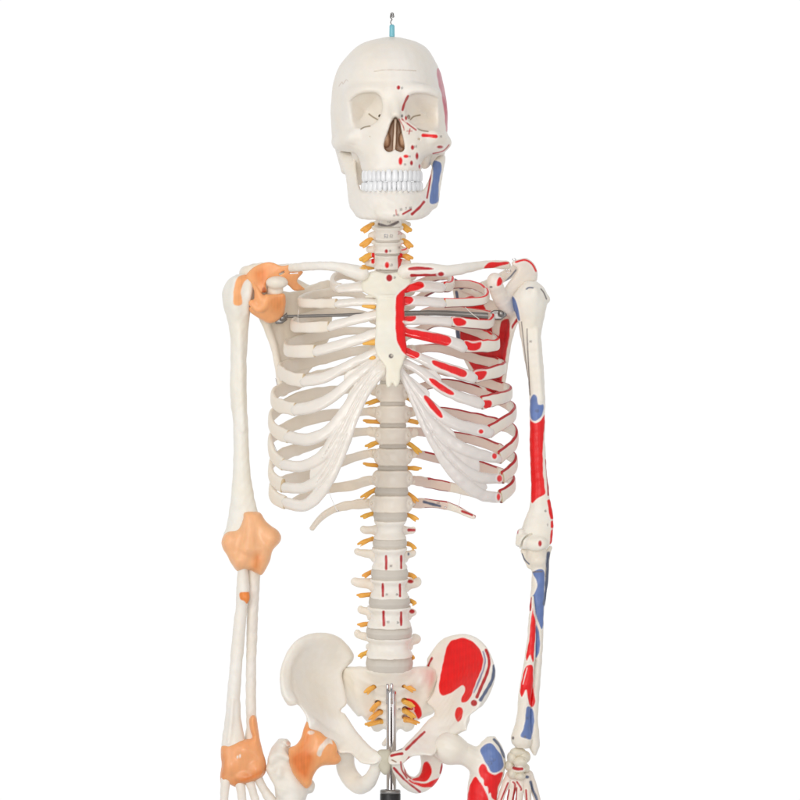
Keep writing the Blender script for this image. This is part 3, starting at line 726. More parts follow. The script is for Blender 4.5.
for L in CL:
    xs = [p[0] for s in L for p in s]; ys = [p[1] for s in L for p in s]
    cart_obj((min(xs)-8, min(ys)-9, -85), (max(xs)+8, max(ys)+9, 10), L, None, CART)
sheetL = [[(304, 381, 5.8), (325, 377, 5.8), (347, 366, 4.8), (380, 350, 4.4)],
  [(295, 409.5, 6), (315, 406, 6.4), (335, 395, 5.6), (352, 380, 5), (380, 357, 4)],
  [(288, 437, 6), (308, 439.5, 6.3), (328, 431, 5.8), (345, 411, 5.5), (362, 386, 5), (383, 363, 4)],
  [(283, 465, 5.8), (303, 466, 5.6), (324, 454, 6), (341, 428, 6), (357, 400, 5.4), (372, 378, 4.6), (385, 366, 4)],
  [(284, 488, 5.4), (304, 487.5, 5.4), (323, 476, 6), (338, 452, 6.2), (352, 420, 5.8), (366, 392, 4.6), (384, 371, 3.4)],
  [(285, 503.5, 6), (303, 506, 6), (317, 496, 6.4), (331, 474, 6.4), (343, 446, 6.2), (355, 415, 5), (370, 386, 4), (384, 373, 3)]]
cartL = cart_obj((276, 342, -100), (392, 520, 0), sheetL, [[(316, 490), (332, 462), (346, 430), (358, 405), (350, 410), (336, 434), (322, 462), (313, 480)], [(345, 374), (360, 365), (381, 351), (382, 361), (366, 374), (352, 386), (345, 384)], [(346, 404), (350, 391), (358, 382), (362, 386), (356, 396), (349, 409)], [(311, 469), (324, 461), (331, 468), (320, 483), (311, 482)]], CART, 'fused white rib cartilage sheet', [[(322, 459), (336, 436), (348, 414), (360, 393), (374, 372)], [(316, 484), (330, 464), (341, 440), (355, 409), (368, 386), (379, 373)], [(344, 402), (356, 388), (368, 374), (380, 361)], [(345, 378), (360, 369), (379, 354)], [(312, 495), (326, 478), (338, 456), (347, 434)]])
CR = [[[(403, 287, 6), (420, 285.8, 5.8), (441, 287, 5.6)]],
      [[(403, 301, 5), (420, 301, 5), (443, 302.5, 5)]],
      [[(403, 321, 4.8), (425, 320, 4.6), (450, 321.5, 4.8)]]]
REDBAND = [(396, 299), (398, 294), (404, 289), (410, 284.5), (418, 281.5), (423, 283), (424, 287), (419, 289.5), (409, 292.5), (406.5, 296), (411, 297), (413.5, 300), (411, 303.5), (405.5, 305), (404.5, 308), (404.5, 311.5), (409, 312.5), (415, 315), (416, 318.5), (411, 321.5), (403, 321),
           (404.8, 324.5), (408, 328.5), (425, 331.5), (445, 335), (451, 339), (450, 344), (444, 346), (425, 342), (410, 338), (407.5, 341), (407.5, 345.5), (412, 350), (419, 353), (419, 357), (414, 358.5), (405, 354), (399, 346), (396, 335), (395.5, 318)]
for L in CR:
    xs = [p[0] for s in L for p in s]; ys = [p[1] for s in L for p in s]
    o = cart_obj((min(xs)-8, min(ys)-9, -85), (max(xs)+8, max(ys)+9, 10), L, None, CARTR)
    P(o, [('poly', REDBAND, RED)])
sheetR = [[(401, 330.5, 5), (425, 335.5, 5.6), (450, 341.5, 5.6), (463, 346.5, 6)],
  [(401, 350, 4.6), (420, 358, 5), (438, 366, 6), (473, 377, 6)],
  [(400, 361, 4), (420, 371, 4.6), (440, 387, 5.6), (460, 397, 5.4), (480, 403, 6)],
  [(399, 368, 3.6), (412, 386, 4.6), (432, 408, 6), (456, 424, 6), (489, 432, 6.2)],
  [(400, 372, 3.2), (412, 392, 4.6), (428, 420, 6), (450, 441, 6.4), (474, 453, 6), (499, 459, 5)],
  [(412, 396, 4), (430, 430, 6), (447, 455, 6), (464, 470, 6), (482, 478, 5.6), (500, 479, 5)],
  [(412, 396, 3.5), (422, 418, 5), (436, 444, 6), (450, 467, 6.4), (466, 484, 6.4), (482, 495, 6), (498, 498, 5.6)]]
cartR = cart_obj((392, 322, -100), (512, 512, 0), sheetR, [[(424, 415), (440, 445), (455, 468), (470, 482), (474, 472), (458, 455), (440, 434)], [(438, 421), (452, 430), (456, 438), (452, 443), (444, 438), (430, 416)], [(446, 440), (472, 454), (479, 462), (478, 474), (462, 470), (448, 455)], [(455, 462), (484, 482), (486, 490), (470, 488), (455, 470)], [(406, 374), (420, 384), (429, 391), (428, 398), (420, 393), (408, 382)], [(404, 358), (420, 366), (440, 375), (438, 385), (424, 375), (406, 366)]], CARTR, 'rib cartilage sheet with long red muscle patches', [[(402, 368), (414, 379), (430, 392)], [(402, 372), (414, 391), (430, 414), (446, 431)], [(410, 390), (426, 422), (446, 446), (470, 459)], [(418, 408), (434, 438), (452, 463), (472, 480)], [(404, 355), (420, 365), (436, 375)]])
P(cartR, [('poly', REDBAND, RED), ('poly', [(432, 361), (438, 361), (450, 365), (462, 369), (467, 373), (465, 377), (459, 376), (447, 371), (435, 366)], RED), ('poly', [(429, 378.5), (434, 379), (443, 385), (452, 391), (454, 394.5), (449, 394.5), (440, 390), (432, 384)], RED),
  ('poly', [(424, 396), (428, 396.5), (434, 403), (441, 412), (443, 417), (440, 417.5), (433, 411), (426, 402)], RED), ('dot', (481, 431.5), (2.4, 2.2), RED), ('dot', (494.5, 456), (2.4, 3), RED), ('dot', (499.5, 478.5), (2.6, 3.4), RED), ('dot', (498.5, 497), (1.8, 3.6), RED)])
P(rr_[6], [('dot', (481, 431.5), (2.4, 2.2), RED)])
for o in (rr_[11],): P(o, [('line', [(424, 502), (432, 504), (440, 506)], 2.6, SLATE), ('line', [(462, 511), (472, 515)], 2.4, DRED)]+mark(438, 503, 1.2))
# yellow nerve ends glued on the upper left cartilages
for x0, y0, x1, y1, r in ((374, 307, 363, 306, 2.2), (375, 342.5, 364, 344, 3.0), (374, 358, 368, 358.5, 1.8)):
    v = Vol((x1-6, y1-6, -75), (x0+6, y0+8, -30), .7); d = float(dfront(368, y0))-3
    v.caps([(x0, y0, d, r), (x1, y1, d+3, r*.6)], k=1); v.mesh('ligament_strip', M_nerve, base=NERVE, dref=-55)

# sternum and clavicles
v = Vol((352, 262, -100), (420, 394, -20), .8)
ster = [(366, 274), (374, 271), (388, 273), (402, 271), (410, 275), (411, 283), (406, 290), (404.5, 295), (404.5, 301), (404.5, 320), (405, 336), (407, 350), (403.5, 362), (400.5, 371), (400, 380), (398, 386), (395, 387), (392.5, 382.5), (390, 387), (387, 386.5), (385.5, 379),
        (386, 371), (384, 365), (378, 357), (375, 346), (376, 330), (376, 310), (376.5, 298), (370, 295), (363, 291), (361.5, 283)]
sd_ = tps([(388, 272, -47), (388, 295, -57), (388, 320, -66), (388, 350, -77), (392, 385, -86), (364, 284, -44), (410, 282, -44), (377, 330, -67), (400, 330, -67)])
v.slab(poly(ster), sd_, t=lambda x, y: 5-2*np.clip((y-355)/25, 0, 1), r=2.5, k=0)
v.caps([(366, 296.5, -50, 1.2), (388, 296.2, -63.5, 1.2), (404, 295, -55, 1.0)], k=2); v.ell((391, 356, -86), (1.7, 1.7, 4), .4, 'sub')
st = v.mesh('sternum', M_bone, base=CREAM, dref=-60)
P(st, [('dot', (391, 356), (2.3, 2.3), GREY), ('dot', (391.4, 355.6), (1.2, 1.2), lin(214, 208, 196)), ('dot', (389.3, 278), (3.1, 3.5), DRED), ('poly', REDBAND, RED)]+mark(394.5, 277.5, .8))
stroke_ring = [(391+1.9*math.cos(t), 356+1.9*math.sin(t), -81.8) for t in np.linspace(0, 2*math.pi, 12)]
tube('screw_rim', stroke_ring, .35, M_steel, parent=st, M=6)
def clav(P_, **k):
    v = Vol((min(p[0] for p in P_)-12, 252, -75), (max(p[0] for p in P_)+12, 292, 40), .8); v.caps(P_, k=0, sq=.9); return v
cL = clav([(362, 274, -50, 7.2), (352, 271.5, -50, 6.8), (338, 267.5, -50, 5), (322, 266, -44, 4.4), (304, 266.5, -30, 4.3), (286, 267.5, -12, 4.4), (266, 269, 8, 5.4)]).mesh('clavicle', M_bone, base=BONE, dref=-35)
cR = clav([(405, 272, -50, 7.4), (416, 270, -51, 6.8), (432, 270.5, -50, 6.4), (448, 271, -46, 5.8), (462, 269, -38, 5.4), (478, 265.5, -24, 4.4), (492, 263.5, -12, 4), (507, 264, 2, 4.6)]).mesh('clavicle', M_bone, base=BONE, dref=-35, label='collar bone with red muscle stripes')
P(cR, [('poly', [(409, 267.5), (420, 266.5), (426, 267), (434, 269), (426, 270), (418, 270), (409, 270.5)], DRED), ('line', [(411.5, 275.3), (428, 275.3), (442, 274.5)], 2.8, DRED), ('dot', (441, 274), (3, 2.2), DRED),
       ('poly', [(484, 268), (488, 263), (496, 262), (508, 262), (508, 264), (500, 266), (490, 269)], RED)])
P(cL, [('dot', (364, 268), (4, 1.5), NERVE)])

# ================================================================== SHOULDERS
v = Vol((234, 252, -45), (342, 402, 100), .9)
scL = [(262, 300), (268, 290), (280, 290), (292, 291), (305, 286), (322, 279.5), (329, 281), (331, 300), (330, 330), (322, 352), (306, 374), (292, 390), (281, 397), (277.5, 390), (277.5, 370), (273.5, 347), (268, 330), (261, 318)]
v.slab(poly(scL), lambda x, y: 18+.8*(x-258)+0*y+.0015*(y-330)**2, t=2.6, r=2, k=1)
v.caps([(264, 316, 18, 5), (270, 335, 24, 4), (275, 352, 28, 3.6), (279, 375, 33, 3.4), (281, 392, 36, 4)], k=4)
v.ell((267, 306, 18), (8, 15, 9), 5)
v.caps([(327, 282, 78, 3), (312, 293, 62, 3.4), (300, 300, 55, 3)], k=3)
v.caps([(326, 296, 84, 3), (290, 280, 66, 5), (262, 270, 38, 7), (247, 273, 14, 7), (250, 272, -4, 6), (262, 268, -8, 5)], k=4, sq=.8)
v.caps([(272, 300, 5, 8), (276, 290, -12, 8)], k=5); v.ell((278, 283.5, -20), (11, 6.5, 9), 3)
scapL = v.mesh('scapula', M_bone, base=lin(240, 232, 219), dref=15)
# shoulder ligaments (viewer's left)
v = Vol((238, 256, -50), (312, 328, 20), .8)
lg1 = [(248, 272), (256, 266), (266, 262.5), (274, 263), (282, 266), (292, 264.5), (296, 269), (303, 272), (297, 281), (305, 289), (294, 290), (287, 284), (280, 278.5), (270, 279), (266.5, 284), (266.5, 292), (258, 292), (250, 283), (245, 278)]
v.slab(poly(lg1), tps([(250, 276, -9), (265, 265, -16), (262, 288, -18), (285, 268, -18), (300, 273, -10), (303, 289, 4), (290, 284, -8)]), t=2.6, r=2, k=1, dome=.4)
lg2 = [(252, 282), (258, 287), (264, 296), (267, 295), (276, 294), (285, 294), (285.5, 306), (283, 315), (276, 321), (268, 323), (260, 319), (251, 313), (248.5, 308), (253, 303), (254.5, 293)]
v.slab(poly(lg2), tps([(252, 300, -10), (262, 300, -20), (275, 300, -14), (284, 310, -2), (265, 318, -6), (252, 286, -14), (285, 296, -12)]), t=4.5, r=3, k=2, dome=.5)
v.caps([(252, 303, -16, 3), (258, 309, -18, 3.5), (264, 306, -19, 3.4), (266, 298, -18, 2.6)], k=4)
stroke_cut(v, [(280, 274.5), (284, 272)], .9, -40, 10, .5); stroke_cut(v, [(290, 273.6), (298, 273)], .8, -40, 10, .5)
lg = v.mesh('shoulder_ligament', M_lig, base=ORANGE, dref=-10)
P(lg, [('soft', [(254, 272), (266, 267), (268, 276), (264, 288), (258, 283)], DORANGE), ('dot', (264, 291), (2, 4), lin(190, 100, 50)), ('soft', [(268, 298), (284, 296), (283, 310), (272, 312)], lin(240, 160, 96))])

v = Vol((214, 268, -28), (280, 580, 34), .85)
v.loft([(274.5, 238, 246, -6, 8), (276, 233, 251, -12, 14), (279, 228.5, 254, -14, 16), (285, 224.5, 256, -16, 18), (292, 222, 256.5, -17, 18), (300, 222, 254, -16, 17), (308, 224, 251.5, -14, 15), (315, 226, 249.5, -11, 13), (325, 228.5, 248.5, -9, 11), (340, 230.5, 247.6, -8, 10), (360, 230.3, 246.6, -7.5, 9.5),
        (390, 229.8, 246.5, -7.5, 9.5), (405, 230.8, 246.8, -7.5, 9.5), (425, 233, 248, -7, 9), (450, 233.5, 249, -7, 9), (475, 232.6, 250.5, -7, 8), (495, 231, 254, -7, 8), (512, 229, 258, -7, 8), (526, 226, 264, -8, 9), (538, 223, 274, -9, 10), (550, 226, 273, -9, 10), (560, 231, 266, -8, 9)], k=0, sm=4)
v.ell((259, 293, 10), (13, 15, 14), 5); v.caps([(238, 282, -12, 5), (236, 295, -14, 4), (237, 315, -8, 2)], k=5); v.caps([(250, 285, -10, 4), (249, 297, -12, 3), (246, 312, -7, 2)], k=4)
v.caps([(240, 330, -6.5, 2), (241, 380, -6, 1.8), (243, 430, -5.5, 1.5)], k=4)
huL = v.mesh('humerus', M_bone, base=lin(238, 235, 226), dref=0, label='plain off-white upper arm bone with one orange strap at the shoulder')
P(huL, [('poly', [(238, 277), (246, 274.5), (250, 277), (245, 281), (242, 287), (241, 294), (242, 304), (234, 304.5), (233.5, 294), (235, 284)], ORANGE), ('line', [(252, 278), (255, 288), (256, 300)], 2.5, ORANGE)])

# elbow ligament
v = Vol((216, 504, -36), (286, 582, 30), .85)
el = [(243, 512), (251, 511), (260, 512.5), (266, 521), (279, 533), (279.5, 541), (273, 550), (270, 561), (262.5, 575), (257, 574), (251, 571), (246, 570.5), (238, 572), (231.5, 565), (227, 556), (222, 546), (223, 539), (228, 532.5), (237, 528), (241.5, 519)]
v.slab(poly(el), -2., t=11.5, r=9, k=0, dome=.45)
v.ell((231, 541, -4), (8, 9, 9), 5); v.ell((270, 538, -4), (9, 9, 10), 5); v.ell((251, 547, -9), (12, 10, 8), 6); v.caps([(250, 516, -9, 3), (250, 530, -12, 4), (248, 548, -15, 5)], k=6); v.ell((241, 560, -10), (7, 8, 7), 4); v.ell((260, 560, -7), (7, 9, 7), 4)
elb = v.mesh('elbow_ligament', M_lig, base=lin(248, 190, 140), dref=-5)
P(elb, [('soft', [(252, 560), (256, 553), (262, 556), (259, 570), (252, 570)], lin(234, 150, 84))])
# forearm (viewer's left)
v = Vol((214, 562, -20), (258, 772, 24), .8)
v.loft([(566, 238, 248, -9, 6), (575, 237.2, 248.5, -8, 6), (585, 236.6, 249.5, -8, 6), (595, 236.2, 249.5, -8, 6), (605, 235.8, 247.5, -7, 6), (622, 233.6, 246, -6, 6), (650, 231, 243.8, -6, 6), (675, 229, 241.5, -6, 6), (700, 226.6, 240, -6, 7), (718, 225, 241, -7, 7), (732, 223, 243.5, -8, 8), (745, 221, 247, -9, 9), (760, 222, 247, -9, 9)], k=0)
v.caps([(233, 700, -6, 1.2), (231, 725, -7.5, 1.5), (229, 742, -8, 1.8)], k=3)
v.ell((245, 597, -6), (5, 6, 5), 3)
raL = v.mesh('radius', M_bone, base=lin(239, 235, 228), dref=0)
P(raL, [('poly', [(240, 592.5), (247, 592), (251, 593), (251, 599), (247, 604), (244, 601), (240, 599)], DORANGE)])
v = Vol((238, 562, -12), (268, 765, 28), .8)
v.loft([(566, 246, 262, -2, 16), (580, 247, 260, 0, 16), (600, 247, 258.8, 1, 15), (630, 246.5, 257.5, 2, 14), (660, 246.2, 256.3, 2, 13), (690, 245.6, 256, 2, 12), (710, 246, 256.4, 1, 12), (725, 246.5, 257, 1, 12), (738, 244.5, 258, 0, 12), (755, 246, 259, 0, 12)], k=0)
ulL = v.mesh('ulna', M_bone, base=lin(236, 230, 222), dref=8)
v = Vol((214, 706, -30), (274, 796, 22), .8)
wr = [(221, 746), (228, 742), (237, 740), (249, 739), (252, 737), (249.5, 729), (249, 720), (251.5, 715.5), (255.5, 716), (257.5, 724), (258.5, 733), (261.5, 747), (265.5, 761), (266, 771), (262, 778), (255, 782.5), (247, 785), (238, 788), (231, 786), (225.5, 782.5), (220.5, 785), (220, 775), (221.5, 765), (220.5, 755)]
v.slab(poly(wr), tps([(254, 717, -3), (225, 745, 0), (240, 760, -4), (260, 770, 0), (240, 785, 2), (255, 740, 0)]), t=9, r=6, k=0, dome=.45)
v.ell((231, 766, -8), (7, 9, 5), 4); v.ell((256, 770, -8), (7, 8, 5), 4); v.ell((243, 750, -7), (10, 7, 6), 5); v.ell((245, 777, -8), (10, 5, 5), 4)
wri = v.mesh('wrist_ligament', M_lig, base=lin(243, 172, 116), dref=-5)
P(wri, [('soft', [(252, 772), (262, 768), (264, 774), (255, 780), (240, 786), (232, 783), (240, 777)], lin(226, 134, 66)), ('dot', (240, 756), (.9, 1.8), WHITE), ('dot', (237.5, 757), (.8, 1.4), WHITE), ('soft', [(221, 760), (224, 757), (225, 772), (222, 780)], lin(226, 140, 78))])
for pts in ([(225.5, 780, -2, 4.8), (224.5, 795, -2, 4.2), (222, 830, 0, 4)], [(240, 782, -2, 5), (242, 797, -3, 4.4), (245, 832, 0, 4)], [(249, 780, -2, 4.8), (254, 795, -2, 4.1), (262, 828, 2, 4)], [(257, 776, 0, 4.6), (264, 790, 2, 4.4), (272, 802, 3, 5.4), (284, 822, 6, 4)]):
    xs = [p[0] for p in pts]; v = Vol((min(xs)-7, 772, -14), (max(xs)+7, 840, 16), .8); v.caps(pts, k=0); v.mesh('metacarpal', M_bone, base=lin(238, 232, 224), dref=0)

# right shoulder
v = Vol((446, 252, -45), (542, 406, 100), .9)
scR = [(452, 282), (456, 278), (463, 284), (472, 287), (482, 291), (490, 298), (504, 303), (515, 300), (519, 312), (518, 322), (512, 332), (508.5, 348), (506, 366), (503.5, 384), (501, 397), (493, 399), (480, 386), (466, 362), (459, 346), (456, 330), (455, 300)]
v.slab(poly(scR), lambda x, y: 18+.8*(524-x)+.0015*(y-330)**2, t=2.6, r=2, k=1)
v.caps([(514, 318, 22, 4.4), (510, 335, 26, 3.6), (507, 352, 30, 3.2), (504, 374, 34, 3), (500, 392, 38, 3.6)], k=4)
v.ell((510, 304, 16), (8, 13, 9), 5)
v.caps([(455, 280, 72, 3.4), (466, 288, 62, 3.4), (482, 295, 50, 3)], k=3)
v.slab(poly([(511, 263), (518, 259.5), (526, 258.5), (533, 263), (537.5, 272), (536.5, 281), (528, 285), (519, 290), (512, 298), (507, 306), (502, 300), (505, 287), (513, 277), (517, 270), (513, 267)]),
       tps([(512, 263, -2), (528, 262, 6), (536, 276, 10), (520, 280, 0), (508, 292, -2), (504, 302, 4)]), t=5, r=3.5, k=2, dome=.3)
v.caps([(460, 294, 84, 3), (495, 280, 60, 5), (520, 268, 36, 6), (528, 272, 12, 6)], k=4, sq=.8)
v.caps([(507, 306, 8, 9), (500, 298, -6, 8), (495, 287, -18, 7.5)], k=5); v.ell((494, 283, -22), (8.2, 9.2, 8), 3)
scapR = v.mesh('scapula', M_bone, base=lin(238, 229, 219), dref=15, label='shoulder blade painted red and slate blue')
P(scapR, [('poly', [(463, 312), (461, 302), (470, 296), (478, 299), (484, 305), (484, 312)], RED), ('poly', [(501, 322), (509, 319.5), (509.5, 334), (507, 350), (502, 380), (499, 393), (493, 396), (482, 384), (470, 364), (462, 345), (460, 332), (462, 316), (480, 315), (490, 321), (494, 338), (499, 335)], lin(205, 34, 40)),
          ('line', [(455, 281.5), (461, 287)], 5.5, SLATE), ('line', [(456.5, 292), (457.5, 300)], 3, SLATE), ('line', [(457, 320), (458.5, 345)], 4, SLATE),
          ('dot', (478.5, 289.3), (4.4, 1.6), DRED), ('poly', [(500, 277), (502.5, 281), (501, 285), (497, 286), (497, 281)], RED), ('line', [(516, 262), (525, 260), (532, 264), (536, 271)], 2, RED), ('line', [(506, 281), (511, 276), (516, 270)], 1.3, SLATE), ('poly', [(517, 318), (518.5, 320), (514, 326), (512, 329), (512, 325)], DRED), ('dot', (491, 287), (1.5, 1), GREY)])
v = Vol((508, 274, -28), (560, 558, 34), .85)
v.loft([(281.5, 526, 536, -6, 8), (283.5, 522, 540, -10, 12), (288, 517.5, 544.5, -14, 16), (295, 514, 547.5, -16, 18), (302, 513, 547.5, -16, 17), (310, 514.5, 546, -14, 15), (318, 516.8, 544.3, -11, 13), (325, 518.8, 542.6, -9, 11), (338, 520.5, 541, -8, 10), (350, 523, 542.3, -7.5, 10), (370, 526.5, 543.8, -7, 9),
        (385, 528.8, 544.8, -7, 9), (400, 529.5, 545.3, -7, 9), (420, 529.8, 545, -7, 9), (440, 529.8, 545, -7, 9), (460, 530.2, 546, -7, 8), (480, 531, 547.6, -6, 8), (495, 531.2, 549.5, -6, 8), (505, 530, 551.3, -6, 8), (515, 527, 553, -7, 9), (525, 522.5, 553.6, -9, 10), (535, 518.5, 553, -10, 10), (543, 517, 551.5, -10, 10), (549, 520, 547, -8, 8)], k=0, sm=4)
v.ell((519, 298, 12), (12, 14, 14), 5); v.ell((547, 299, 2), (3, 4, 5), 2); v.caps([(534, 292, -14, 4), (533, 308, -10, 3), (532, 325, -7, 2)], k=4)
v.caps([(521, 532, -6, 4), (519, 543, -6, 4)], k=2); v.ell((536, 543, -9), (11, 7.5, 6), 2.5); v.ell((524, 541, -8), (6, 8, 6), 1.5)
stroke_cut(v, [(521, 549), (522, 541), (526, 536), (531.5, 534)], .7, -30, -6.5, .8)
v.caps([(536, 330, -7, 1.8), (538, 370, -6, 1.6), (541, 400, -5, 1.4)], k=4)
huR = v.mesh('humerus', M_bone, base=lin(239, 235, 226), dref=0, label='upper arm bone with large red and blue muscle patches')
P(huR, [('poly', [(530, 420), (533, 422), (536, 423), (541, 420), (545.5, 414), (544.5, 428), (543, 445), (543, 470), (544.5, 486), (545, 494), (538, 498), (531.5, 502.5), (531, 485), (530, 460), (529, 440)], RED),
  ('poly', [(533.5, 394.5), (537, 397), (538, 404), (540.5, 405), (543.5, 405), (543, 413), (539, 419), (534.5, 421), (530.5, 417), (530, 406), (531, 398)], BLUE),
  ('line', [(546, 460), (547.5, 478), (548.3, 495)], 1.8, DRED), ('line', [(549, 501), (550, 508), (552, 518)], 3.6, RED), ('line', [(552.3, 522), (552.5, 527)], 3.4, RED), ('line', [(552.3, 531), (551, 543)], 2.8, RED),
  ('line', [(527, 329), (527.5, 345), (530, 395)], 1.1, GREY), ('line', [(521.5, 322), (524, 345), (529, 388)], .9, GREY), ('line', [(526.5, 289), (529, 287.6), (533, 287.8)], 1.4, SLATE), ('line', [(541, 289), (544, 293), (546.5, 299)], 1.3, GREY),
  ('poly', [(512, 297), (515, 299), (518, 308), (520, 320), (517, 318), (513, 308)], BLUE), ('dot', (540, 543.5), (1.8, 3), DRED), ('line', [(518, 528), (517.5, 533)], 1.4, PINK)]+mark(530.5, 341.5, .8)+mark(545.5, 511, .8)+mark(547.5, 525, .8)+mark(537, 411, 1.4, SLATE))
# right forearm
v = Vol((514, 544, -22), (558, 762, 26), .8)
v.loft([(547, 526, 546, -6, 12), (555, 526.5, 547, -9, 10), (562, 528.5, 546.8, -10, 8), (568, 531.5, 545.5, -8, 7), (573, 532, 545, -7, 7), (585, 531, 545, -7, 7), (600, 530.3, 544.5, -7, 7), (620, 530, 543.8, -6, 7), (640, 533, 543.3, -5, 7), (660, 534, 542, -5, 7), (680, 531.5, 540.6, -5, 7), (700, 528, 539, -5, 8), (718, 527, 538, -6, 8), (735, 526, 539.5, -7, 8), (746, 528, 540, -7, 8), (751, 531, 538, -5, 6), (755.5, 533.5, 536, -3, 3)], k=0)
v.caps([(550.5, 548, 6, 2), (547.5, 555, 6, 3), (547, 568, 6, 2.2), (546, 588, 4, 1.6), (543.5, 606, 2, 1.4)], k=1); v.caps([(523, 551, 4, 2.4), (526, 558, 4, 3), (530, 566, 0, 3)], k=3)
v.ell((538, 560, -6), (8, 6, 6), 3)
ulR = v.mesh('ulna', M_bone, base=lin(236, 230, 220), dref=0, label='forearm bone painted blue below the elbow')
P(ulR, [('poly', [(533, 571.5), (543.5, 570), (544.5, 585), (543.8, 610), (543, 625), (541.5, 629), (538, 621), (534, 609), (530.5, 601), (534, 594), (537, 587), (536, 579), (533.5, 575)], BLUE), ('line', [(548.5, 553), (547.5, 560), (547.2, 575), (546, 592), (544.5, 604)], 3.2, SLATE),
  ('line', [(522, 554), (525, 560), (529, 564)], 1.4, SLATE), ('line', [(533, 572), (542, 571.5)], 1.2, GREY), ('poly', [(536, 624), (539, 633), (540, 645), (538, 655), (535.5, 657), (535, 645)], BLUE),
  ('poly', [(526.5, 708), (530, 707), (533.5, 712), (534, 722), (532, 736), (530, 739.5), (525, 738), (520.5, 736), (523.5, 728), (525.5, 718)], BLUE), ('poly', [(526, 683), (530, 680), (533.5, 690), (535, 702), (532.5, 707), (528, 703)], RED)])
v = Vol((504, 590, -26), (540, 756, 14), .8)
v.loft([(596, 531, 534, -9, -4), (606, 529.6, 535, -11, -2), (622, 528.5, 536, -12, 0), (640, 527, 536, -12, 0), (660, 524, 535, -13, 0), (680, 520.5, 533.5, -13, 0), (700, 518, 531, -13, 2), (715, 517, 530, -14, 3), (726, 514.5, 531, -15, 4), (736, 510.5, 532, -16, 5), (744, 512, 532, -15, 4), (748, 516, 529, -12, 2)], k=0)
raR = v.mesh('radius', M_bone, base=lin(236, 230, 220), dref=-6, label='forearm bone with long red stripe and blue patch near the wrist')
P(raR, [('poly', [(532.5, 608), (534, 615), (536, 625), (535, 640), (534, 655), (533, 662), (530, 655), (527, 661), (526, 657), (529, 640), (530.5, 625)], RED), ('line', [(530.5, 598), (530, 610)], 2.6, DRED), ('poly', [(529, 665), (533, 667), (533, 685), (533, 705), (529, 704), (526.5, 690), (523.5, 694), (521.5, 697), (520, 690), (523, 675), (525, 668)], RED),
  ('poly', [(526.5, 708), (530, 707), (533.5, 712), (534, 722), (532, 736), (530, 739.5), (525, 738), (520.5, 736), (523.5, 728), (525.5, 718)], BLUE), ('line', [(527, 668), (523, 684)], .8, WHITE), ('dot', (513, 738), (1.2, 1.6), GREY)]+mark(525, 737, .8)+mark(527, 718, .9, SLATE))
# right wrist and hand
CB = lin(226, 218, 200)
cb = [(518, 752.5, -4, 8, 5), (524, 757, -2, 6.5, 6.5), (513, 758, -3, 6, 6.5), (520, 762, -8, 7, 5.5), (510, 766, 0, 5, 6), (519, 769.5, -6, 7, 4.2), (525.5, 768, 0, 4.5, 5), (513, 774, -4, 5.5, 5), (520, 776.5, -6, 5.5, 4)]
for i, (x, y, d, rx, ry) in enumerate(cb):
    v = Vol((x-rx-5, y-ry-5, d-12), (x+rx+5, y+ry+5, d+12), .7); v.ell((x, y, d), (rx, ry, 6.5), 0); v.ell((x+random.uniform(-3, 3), y-1, d-2), (rx*.6, ry*.7, 6), 3); v.ell((x+rx*.8, y-ry*.7, d-6), (2.2, 2, 4), 1.5, 'sub')
    o = v.mesh('carpal_bone', M_bone, base=CB, dref=d)
    P(o, [('line', [(514, 768), (518, 769), (522, 769)], 3.2, DRED), ('line', [(517, 747.5), (523, 747.5)], 1.6, GREY)])
for pts, reds in (([(510, 775, 0, 4.6), (503.5, 790, -2, 3.6), (497, 812, -4, 3.4), (492, 840, -6, 3)], [[(508, 783), (501, 800)]]), ([(514, 778, 0, 4.8), (511.5, 792, 0, 3.8), (508, 815, 0, 3.2), (506, 842, 0, 4)], [[(513, 782), (515, 786), (512, 804)], [(509, 790), (506, 806)]]),
                  ([(520, 779, -2, 4.8), (519.5, 795, -2, 3.8), (518, 815, 0, 3.2), (517, 842, 0, 4)], [[(517, 782), (521, 788), (521, 790)], [(516.5, 788), (515.5, 806)]]), ([(526, 777, -2, 5), (527.5, 792, -2, 4), (529, 815, 0, 3.2), (530, 842, 0, 4)], [[(526, 790), (527, 806)]]),
                  ([(529, 775, 2, 4.4), (534.5, 790, 2, 3.8), (540, 812, 2, 3), (544, 835, 2, 3.6)], [])):
    xs = [p[0] for p in pts]; v = Vol((min(xs)-7, 768, -16), (max(xs)+7, 848, 12), .8); v.caps(pts, k=0)
    o = v.mesh('metacarpal', M_bone, base=lin(232, 222, 212), dref=0)
    P(o, [('line', r, 1.8, DRED) for r in reds]+[('dot', (527, 777), (2.2, 1.6), SLATE), ('line', [(530.5, 782), (533, 790), (537, 800)], 2.6, SLATE)])

# rod and brackets behind the breast bone
rod = tube('shoulder_rod', [(282, 316.5, 14), (330, 315.5, 20), (392, 313.5, 26), (440, 313, 22), (500, 316.5, 12)], [1.6, 1.6, 2.2, 3.0, 3.0], M_steel)
for x0, x1, y0, y1 in ((273, 287, 314, 324), (490, 506, 309.5, 320)):
    v = Vol((x0-5, y0-5, -8), (x1+5, y1+5, 24), .7)
    v.slab(poly([(x0, y0+3), (x0+4, y0+.5), (x1-3, y0+1), (x1, y0-1.5), (x1+.5, y1-4), (x1-5, y1), (x0+3, y1)], False), 8., t=6, r=1.5, k=0); v.ell(((x0+x1)/2+3, (y0+y1)/2-1, 1), (3, 3, 2.4), .5)
    v.mesh('rod_bracket', M_steel, parent=rod, dref=8)
for P_ in ([(328, 490, -52), (333, 502, 0), (337, 511, 50)], [(461, 494, -64), (459.5, 502, 0), (458, 508, 48)]): tube('wire_tie', P_, .3, M_chrome, M=6)
